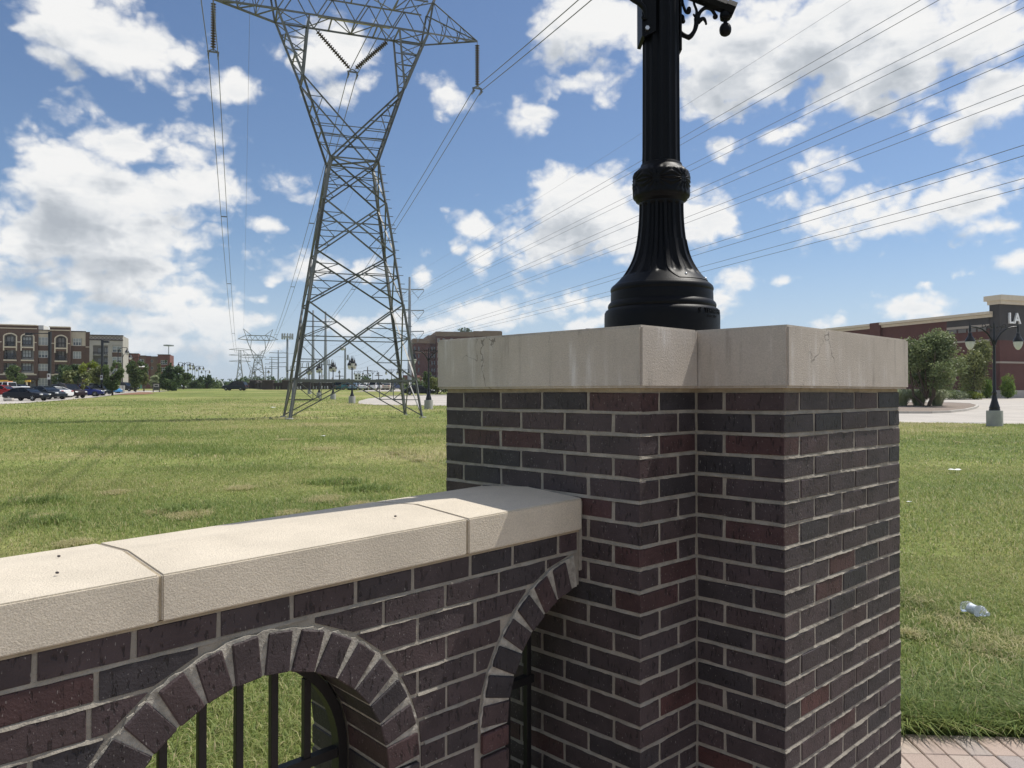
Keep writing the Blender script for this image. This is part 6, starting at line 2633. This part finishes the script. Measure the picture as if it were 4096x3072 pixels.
ss = lambda y: LYc + y * math.cos(R(20.9))
zt, zl = sz(635.5, 95), sz(674, 95)
mb = MB()
mb.box(0, 26, 0, 1.2, gz0, sz(730, 94))
mb.box(-.0, .8, 1.2, 42, gz0, sz(672.5, 96))
mb.build('wall', M['maroon'], shop)
MB().box(0, 26, .004, 1.3, sz(730, 94), sz(650, 95)).box(-.02, .8, 1.3, 7.2, sz(706, 96), sz(682, 96)).build('charcoal_band', M['charcoal'], shop)
mb = MB()
for y0, y1, z0, z1, o in ((-.3, 1.5, sz(654, 95), sz(646, 95), .12), (-.55, 1.75, sz(646, 95), sz(635, 95), .4)):
    mb.box(-o, 26, y0 - .02 * o, y1, z0, z1)
zc0, zc1 = sz(682, 96), sz(671, 96)
for y0, y1 in ((.85, 9.6), (9.6, 17.6), (19.4, 29.8), (31.6, 42)):
    mb.prism([(.2, zc0 - .0), (-.15, zc0), (-.22, zc0 + .3), (-.6, zc1 - .25), (-.6, zc1 + .05), (.2, zc1 + .05)], y0, y1, 'y')
mb.build('cornice', M['trim'], shop)
for y0 in (17.6, 29.8):
    MB().box(-.45, .2, y0, y0 + 1.8, gz0, zc1 + .12).build('pilaster', M['maroon'], shop)
mb = MB()
mb.box(-.10, .5, 1.3, 17.58, sz(733, 96), sz(729, 96)).box(-.10, .5, 19.42, 29.78, sz(733, 96), sz(729, 96)).box(-.1, 26, -.10, .5, sz(780, 94), sz(776, 94)).box(-.05, .5, 1.3, 7.2, sz(702, 96), sz(696.5, 96))
mb.build('stone_band', mat('stone_band', (.36, .31, .26), .9), shop)
mb = MB().box(-.12, 26, -.12, 1.0, gz0, sz(838.5, 94)).box(-.12, .7, 1.0, 42, gz0, sz(838, 97))
mb.build('stone_plinth', mat('stone_plinth', (.42, .39, .35), .9, .1, 2), shop)
for i in range(4):
    MB().box(-.09, -.03, 1.7 + i * 1.35, 2.8 + i * 1.35, sz(711, 96), sz(703, 96)).build('vent_panel', mat('vent_grey', (.16, .15, .14), .7) if i == 0 else bpy.data.materials['vent_grey'], shop)
mb = MB()
for y0 in (10, 24):
    mb.box(-.3, 0, y0, y0 + .3, sz(742, 97), sz(736, 97)).ball((-.3, y0 + .15, sz(738, 97)), .28, 8)
mb.build('wall_lamp', M['frame_w'], shop)
# channel letters
def sign(txt, x0, size, z):
    cu = bpy.data.curves.new('letters', 'FONT')
    cu.body = txt
    cu.size = size
    cu.extrude = .11
    cu.offset = .030
    cu.space_character = 1.08
    tmp = bpy.data.objects.new('letters', cu)
    me = bpy.data.meshes.new_from_object(tmp)
    bpy.data.objects.remove(tmp)
    for v in me.vertices:
        v.co = (x0 + v.co.x * .94, -.16 - v.co.z, z + v.co.y)
    me.materials.clear()
    me.materials.append(mat('letter_white', (.85, .85, .83), .4))
    return link('letters', me, shop)


q0 = (2177 - 1106) / 1701
cS, sS = math.cos(R(20.9)), math.sin(R(20.9))
x0 = (q0 * LYc - LXc) / (cS - q0 * sS)
sign('LA', x0 - .05, 1.80, sz(694.5, 95))

# ================================================================== posts, signs and lamps of the left side
def box_light(label, px, Y, ytop, hx, side):
    x = ray(px, Y)
    z0 = g(Y)
    root = thing('parking_light', label, 'light pole', (x, Y, z0 - .1), 0, 'tall parking lights')
    H = hgt(ytop, Y) - z0 + .1
    MB().lathe([(.42, -.2), (.42, .95), (.40, .98)], 18).build('pedestal', M['concrete2'], root, 40)
    MB().box(-.13, .13, -.13, .13, .97, H).build('pole', M['lampblk'], root)
    hd = MB().box(min(.13 * side, hx), max(.13 * side, hx), -.05, .05, H - .25, H - .15).build('arm', M['lampblk'], root)
    MB().bbox(hx - .34, hx + .34, -.22, .22, H - .42, H - .12, .04).build('head', M['lampblk'], root)
    MB().box(hx - .26, hx + .26, -.18, .18, H - .45, H - .425).build('lens', M['globe'], root)
    s = MB().box(-.17, .17, -.20, -.16, 2.3, 2.95).build('notice', mat('notice_white', (.72, .72, .70), .6), root)
    MB().box(-.11, .11, -.206, -.201, 2.55, 2.85).build('notice_print', mat('notice_dark', (.14, .10, .10), .7), s)
    return root


box_light('tall black parking light with square head on a concrete base, beside the white coupe', 107, 90, 712, -2.4, -1)
box_light('second tall black parking light in front of the full green tree', 220.5, 112, 730, .6, 1)


def hook_lamp(label, px, Y, ytop, side, two=False):
    z0 = g(Y)
    H = hgt(ytop, Y) - z0
    root = thing('hook_lamp', label, 'street lamp', (ray(px, Y), Y, z0), 0, 'tall hooked street lamps')
    MB().lathe([(.16, 0), (.13, 1.0), (.09, 1.2), (.07, H * .6), (.055, H)], 10).build('pole', M['lampblk'], root)
    for s in ((1, -1) if two else (side,)):
        MB().tube([(0, 0, H - .9), (.25 * s, 0, H - .25), (.8 * s, 0, H), (1.5 * s, 0, H - .05)], .05, 6).build('arm', M['lampblk'], root)
        MB().lathe([(.05, H - .05), (.10, H - .35), (.34, H - .75), (.36, H - .85)], 12, (1.5 * s, 0, 0)).build('shade', M['lampblk'], root)
        MB().lathe([(.33, H - .86), (.26, H - 1.1), (.08, H - 1.3), (.01, H - 1.32)], 12, (1.5 * s, 0, 0)).build('globe', M['globe'], root, 50)
    return root


hook_lamp('hooked street lamp before the windows of the pale wing', 254.6, 131, 746, 1)
hook_lamp('hooked street lamp at the corner of the pale wing', 264.5, 150, 758, 1)
hook_lamp('hooked street lamp before the arched window of the red block', 286, 165, 767, 1)
for px, Y, yt, lab in ((398, 205, 778, 'first double street lamp over the evergreen trees'), (405.5, 215, 780, 'second double street lamp, close right of the first'), (421, 245, 786, 'third double street lamp over the distant dark trees'), (429, 250, 786.5, 'fourth double street lamp over the distant dark trees'), (415.5, 262, 790, 'short thin lamp between the second and third double lamps'), (444, 300, 795, 'farthest double street lamp, left of the road arch')):
    hook_lamp(lab, px, Y, yt, -1, True)
x, Y = ray(364, 420), 420
hm = thing('high_mast_light', 'thin high mast light rising behind the red apartment block', 'light mast', (x, Y, 0))
MB().lathe([(.4, 0), (.2, hgt(742, Y))], 8).build('mast', M['pole'], hm)
MB().lathe([(2.6, hgt(743, Y)), (2.6, hgt(740.5, Y))], 12).build('light_ring', M['pole'], hm)
# blue sign on a stake, clearance bar, notice board
Y = 142
sgn = thing('blue_sign', 'small round-topped blue sign on a post before the apartment tower', 'sign', (ray(132.5, Y), Y, g(Y)))
MB().box(-.06, .06, -.05, .05, 0, 2.3).build('post', M['frame_w'], sgn)
bd = MB().prism([(-.75, 2.2), (.75, 2.2), (.8, 2.6), (.5, 2.95), (0, 3.12), (-.5, 2.95), (-.8, 2.6)], -.06, .04, 'y').build('board', mat('sign_white', (.65, .75, .80), .5), sgn)
MB().prism([(-.5, 2.5), (.5, 2.5), (.3, 2.8), (0, 2.95), (-.3, 2.8)], -.075, -.062, 'y').build('emblem', mat('sign_blue', (.03, .17, .36), .5), bd)
Y = 160
for a, b, lab in ((-8, 37, 'long yellow clearance bar over the garage lane at the left edge'), (85, 122, 'shorter yellow clearance bar over the garage lane, on a cream post')):
    x0_, x1_ = ray(a / 1.0 * 1.0, Y), ray(b, Y)
    zb = hgt(873 * .1953 + 648.07, Y)
    root = thing('clearance_bar', lab, 'barrier', (x0_, Y, g(Y)), group='yellow clearance bars')
    if a > 0:
        x0_, x1_ = ray(85 * 1.0, Y), ray(122, Y)
    x0_, x1_ = (ray(-20, Y), ray(20, Y)) if a < 0 else (ray(47, Y), ray(66, Y))
    root.location.x = x0_
    MB().box(0, x1_ - x0_, -.12, .12, zb - g(Y) - .2, zb - g(Y) + .2).build('bar', mat('safety_yellow', (.70, .42, .05), .5) if a < 0 else bpy.data.materials['safety_yellow'], root)
    MB().box(x1_ - x0_ - .9, x1_ - x0_ - .65, -.1, .1, 0, zb - g(Y) - .2).build('post', M['trim'], root)
Y = 139
nb = thing('notice_board', 'black framed notice board standing alone at the far lawn edge', 'board', (ray(337.7, Y), Y, g(Y)))
f = MB().box(-.6, -.5, -.06, .06, 0, 1.5).box(.5, .6, -.06, .06, 0, 1.5).box(-.72, .72, -.12, .12, 1.5, 1.62)
f.build('frame', M['lampblk'], nb)
pn = MB().box(-.5, .5, -.03, .03, .35, 1.5).build('panel', mat('board_white', (.50, .49, .48), .5), nb)
MB().box(-.45, .45, -.04, -.031, .42, .95).box(-.3, .3, -.04, -.031, 1.05, 1.3).build('panel_print', mat('board_print', (.06, .07, .06), .6), pn)
for px, Y, w, h, lab in ((473 * .09765 * 1, 0, 0, 0, ''),):
    pass
for px, Y, lab in ((255.2, 126, 'left of two pale concrete planters beside the mulch bed'), (263, 130, 'right of two pale concrete planters beside the mulch bed')):
    tag(MB().lathe([(.42, 0), (.5, 1.25), (.46, 1.27), (.40, 1.2), (.03, 1.15)], 16).build('planter', M['concrete2'], None, 40), lab, 'planter', 'concrete planters').location = (ray(px, Y), Y, g(Y) - .02)
tag(MB().bbox(-.45, .45, -.2, .2, .04, .3, .04).box(-.4, -.3, -.12, .12, -.05, .04).box(.3, .4, -.12, .12, -.05, .04).build('wheel_stop', M['kerb']), 'low concrete block behind the black sedan at the lot corner', 'block').location = (ray(19, 78.5), 78.5, g(78.5))
tag(MB().box(-1.2, 1.2, -.5, .5, 0, .9).box(-1.25, 1.25, -.55, .55, .9, 1.0).build('utility_box', mat('green_box', (.02, .10, .07), .5)), 'low green utility cabinet before the red block', 'cabinet').location = (ray(294, 190), 190, g(190))

# ================================================================== the far balustrade with arched openings and lamps
def far_pier(label, px, Y, w, h):
    z0 = g(Y) - .2
    root = thing('balustrade_pier', label, 'pier', (ray(px, Y), Y, z0), R(8), 'piers of the far balustrade')
    MB().bbox(-w / 2, w / 2, -w / 2, w / 2, 0, h, .03).build('shaft', M['farbrick'], root)
    MB().bbox(-w / 2 - .12, w / 2 + .12, -w / 2 - .12, w / 2 + .12, h, h + .22, .03).build('cap', M['farcap'], root)
    return root, z0 + h + .22


def far_wall(label, px0, px1, Y0, Y1, h, n):
    p, q = Vector((ray(px0, Y0), Y0, 0)), Vector((ray(px1, Y1), Y1, 0))
    L = (q - p).length
    z0 = g((Y0 + Y1) / 2) - .2
    root = thing('balustrade_wall', label, 'wall', (p.x, p.y, z0), math.atan2(q.y - p.y, q.x - p.x), 'walls of the far balustrade')
    mb = MB()
    pts = [(0, 0), (L, 0), (L, h), (0, h)]
    bw = L / n
    r = bw * .27
    zc_ = h * .52
    for i in range(n):
        a, b, c = i * bw, (i + 1) * bw, (i + .5) * bw
        mb.prism([(a, .0), (b, 0), (b, h * .22), (a, h * .22)], -.2, .2, 'y')
        mb.prism([(a, h * .22), (c - r, h * .22), (c - r, zc_), (a, zc_)], -.2, .2, 'y')
        mb.prism([(c + r, h * .22), (b, h * .22), (b, zc_), (c + r, zc_)], -.2, .2, 'y')
        mb.prism([(a, zc_)] + [(c - r * math.cos(t), zc_ + r * math.sin(t)) for t in np.linspace(0, math.pi, 9)] + [(b, zc_), (b, h), (a, h)], -.2, .2, 'y')
    mb.build('arcade', M['farbrick'], root)
    MB().box(0, L, -.28, .28, h, h + .16).build('coping', M['farcap'], root)
    return root


M['farbrick'] = mat('dark_brick_far', (.050, .040, .038), .9, .15, 2)
M['farcap'] = mat('brown_coping', (.10, .082, .075), .9)
piers = [(549.5, 188, 1.9, 'leftmost pier of the far balustrade, right of the driving car'), (580, 172, 2.2, 'wide pier at the corner of the far balustrade'), (621, 172, 2.0, 'far balustrade pier at the left tower leg'), (663, 173, 1.8, 'far balustrade pier under the tower, behind the third lamp'), (733, 176, 1.9, 'right end pier of the far balustrade')]
for i, (px, Y, w, lab) in enumerate(piers):
    pr, zt_ = far_pier(lab, px, Y, w, 2.05)
    lp = cluster_lamp(f'ornate twin headed lamp on the {["leftmost", "corner", "tower leg", "middle", "right end"][i]} pier of the far balustrade', ray(px, Y), Y, .62, zt_ - .4, 'lamps on the far balustrade', False)
for i, (a, b, Y0, Y1, n, lab) in enumerate(((526, 547, 192, 188, 3, 'short far balustrade wall left of the leftmost pier'), (552, 574, 187, 174, 3, 'far balustrade wall between the leftmost and the corner pier'), (588, 614, 172, 172, 4, 'far balustrade wall right of the corner pier'), (628, 658, 172, 173, 5, 'far balustrade wall under the tower, left half'), (668, 729, 173, 176, 10, 'far balustrade wall under the tower, long right part'))):
    far_wall(lab, a, b, Y0, Y1, 1.55, n)
# second row of piers behind
for px, Y, lab in ((537, 215, 'thin twin lamp behind the balustrade, left'), (637, 205, 'thin twin lamp behind the balustrade, near the shafts'), (692, 210, 'thin twin lamp behind the balustrade, right')):
    cluster_lamp(lab, ray(px, Y), Y, .8, .9, 'lamps behind the balustrade', False)

# ================================================================== substation steelwork and distant poles
def gantry(label, px0, px1, ytop, Y, n):
    x0_, x1_ = ray(px0, Y), ray(px1, Y)
    H = hgt(ytop, Y)
    root = thing('substation_gantry', label, 'gantry', (x0_, Y, 0), group='substation gantries')
    L = x1_ - x0_
    fr = MB()
    for i in range(2):
        x = L * (.2 + .6 * i)
        fr.bar((x, 0, -.5), (x, 0, H), .35)
    fr.bar((0, 0, H * .86), (L, 0, H * .86), .35)
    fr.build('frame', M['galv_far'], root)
    for i in range(n):
        x = L * i / (n - 1)
        MB().bar((x, 0, H * .86), (x, 0, H * .98), .22).bar((x, 0, H * .98), (x + .5, 0, H * 1.0), .16).build('insulator', M['galv_far'], root)
    return root


gantry('tall switchyard gantry left of the grey shafts', 644, 672, 779, 300, 4)
gantry('wide switchyard gantry behind the tower leg with four insulators', 690, 716, 772, 310, 4)
gantry('short switchyard gantry at the antenna pole', 618, 636, 786, 290, 3)
sub = MB()
r = random.Random(4)
for i in range(34):
    px = r.uniform(622, 760)
    x = ray(px, 300 + r.uniform(-25, 25))
    h = r.uniform(4, 8.5)
    sub.bar((x, 300 + r.uniform(-20, 20), -.5), (x, 300, h), .28)
    if i % 2:
        sub.box(x - 1.2, x + 1.2, 299, 300.5, h * .5, h * .75)
sub.build('substation_equipment', M['galv_far'], kind='stuff')
tag(MB().box(0, 24, 0, 8, 0, 4.2).build('substation_house', mat('pale_metal', (.60, .61, .60), .6)), 'long pale building low behind the balustrade wall', 'building').location = (ray(700, 330), 330, 2.2)
sp_ = thing('dish_pole', 'slim grey pole with a round white dish, right of the steel shafts', 'utility pole', (ray(745.5, 190), 190, g(190) - .3))
H = hgt(746, 190) - g(190) + .3
MB().lathe([(.30, 0), (.22, H)], 12).build('shaft', M['pole'], sp_, 50)
MB().ball((-.6, -.3, H - .2), .62, 14, .9).build('dish', mat('dish_white', (.62, .63, .63), .5), sp_, 50)
MB().bar((0, 0, H * .72), (.7, -.2, H * .74), .14).box(.5, .9, -.4, 0, H * .70, H * .82).build('bracket', M['pole'], sp_)
for px, Y, yt, lab in ((794, 300, 788, 'thin dark pole right of the near four headed lamp'), (818, 320, 799, 'short wooden pole with crossarms over the far parking'), (783, 330, 801, 'thin wooden pole left of the dark pole'), (733, 310, 800, 'thin pole by the right end of the balustrade')):
    root = thing('wood_pole', lab, 'utility pole', (ray(px, Y), Y, 0), group='distant wooden poles')
    MB().lathe([(.26, 0), (.16, hgt(yt, Y))], 8).build('shaft', M['bark'], root)
    MB().box(-1.6, 1.6, -.1, .1, hgt(yt, Y) - 1.6, hgt(yt, Y) - 1.35).box(-1.2, 1.2, -.1, .1, hgt(yt, Y) - 3.2, hgt(yt, Y) - 2.95).build('crossarm', M['bark'], root)
# curved white signal mast arm over the far road
sm = thing('signal_mast', 'pale curved signal mast arm over the far road, left of the balustrade', 'signal', (ray(482, 260), 260, .3))
MB().tube([(0, 0, 0), (0, 0, 4.2), (-.5, 0, 5.2), (-1.8, 0, 5.9), (-6, 0, 6.1)], [.22, .2, .18, .16, .1], 10).build('mast', mat('pale_mast', (.50, .52, .54), .5), sm, 50)
MB().box(-14.5, -7.5, -.5, .5, 1.2, 3.2).build('dark_panel', M['frame_d'], sm)

# ================================================================== air: thin haze over the far distance
hz_m = bpy.data.materials.new('haze')
hz_m.use_nodes = True
hz_m.node_tree.nodes.clear()
ho = hz_m.node_tree.nodes.new('ShaderNodeOutputMaterial')
pv_ = hz_m.node_tree.nodes.new('ShaderNodeVolumePrincipled')
pv_.inputs['Color'].default_value = (.86, .92, 1.0, 1)
pv_.inputs['Density'].default_value = .00014
pv_.inputs['Anisotropy'].default_value = .2
hz_m.node_tree.links.new(pv_.outputs[0], ho.inputs['Volume'])
MB().box(-640, 640, -270, 940, -2.2, 46).build('haze', hz_m, kind='stuff')
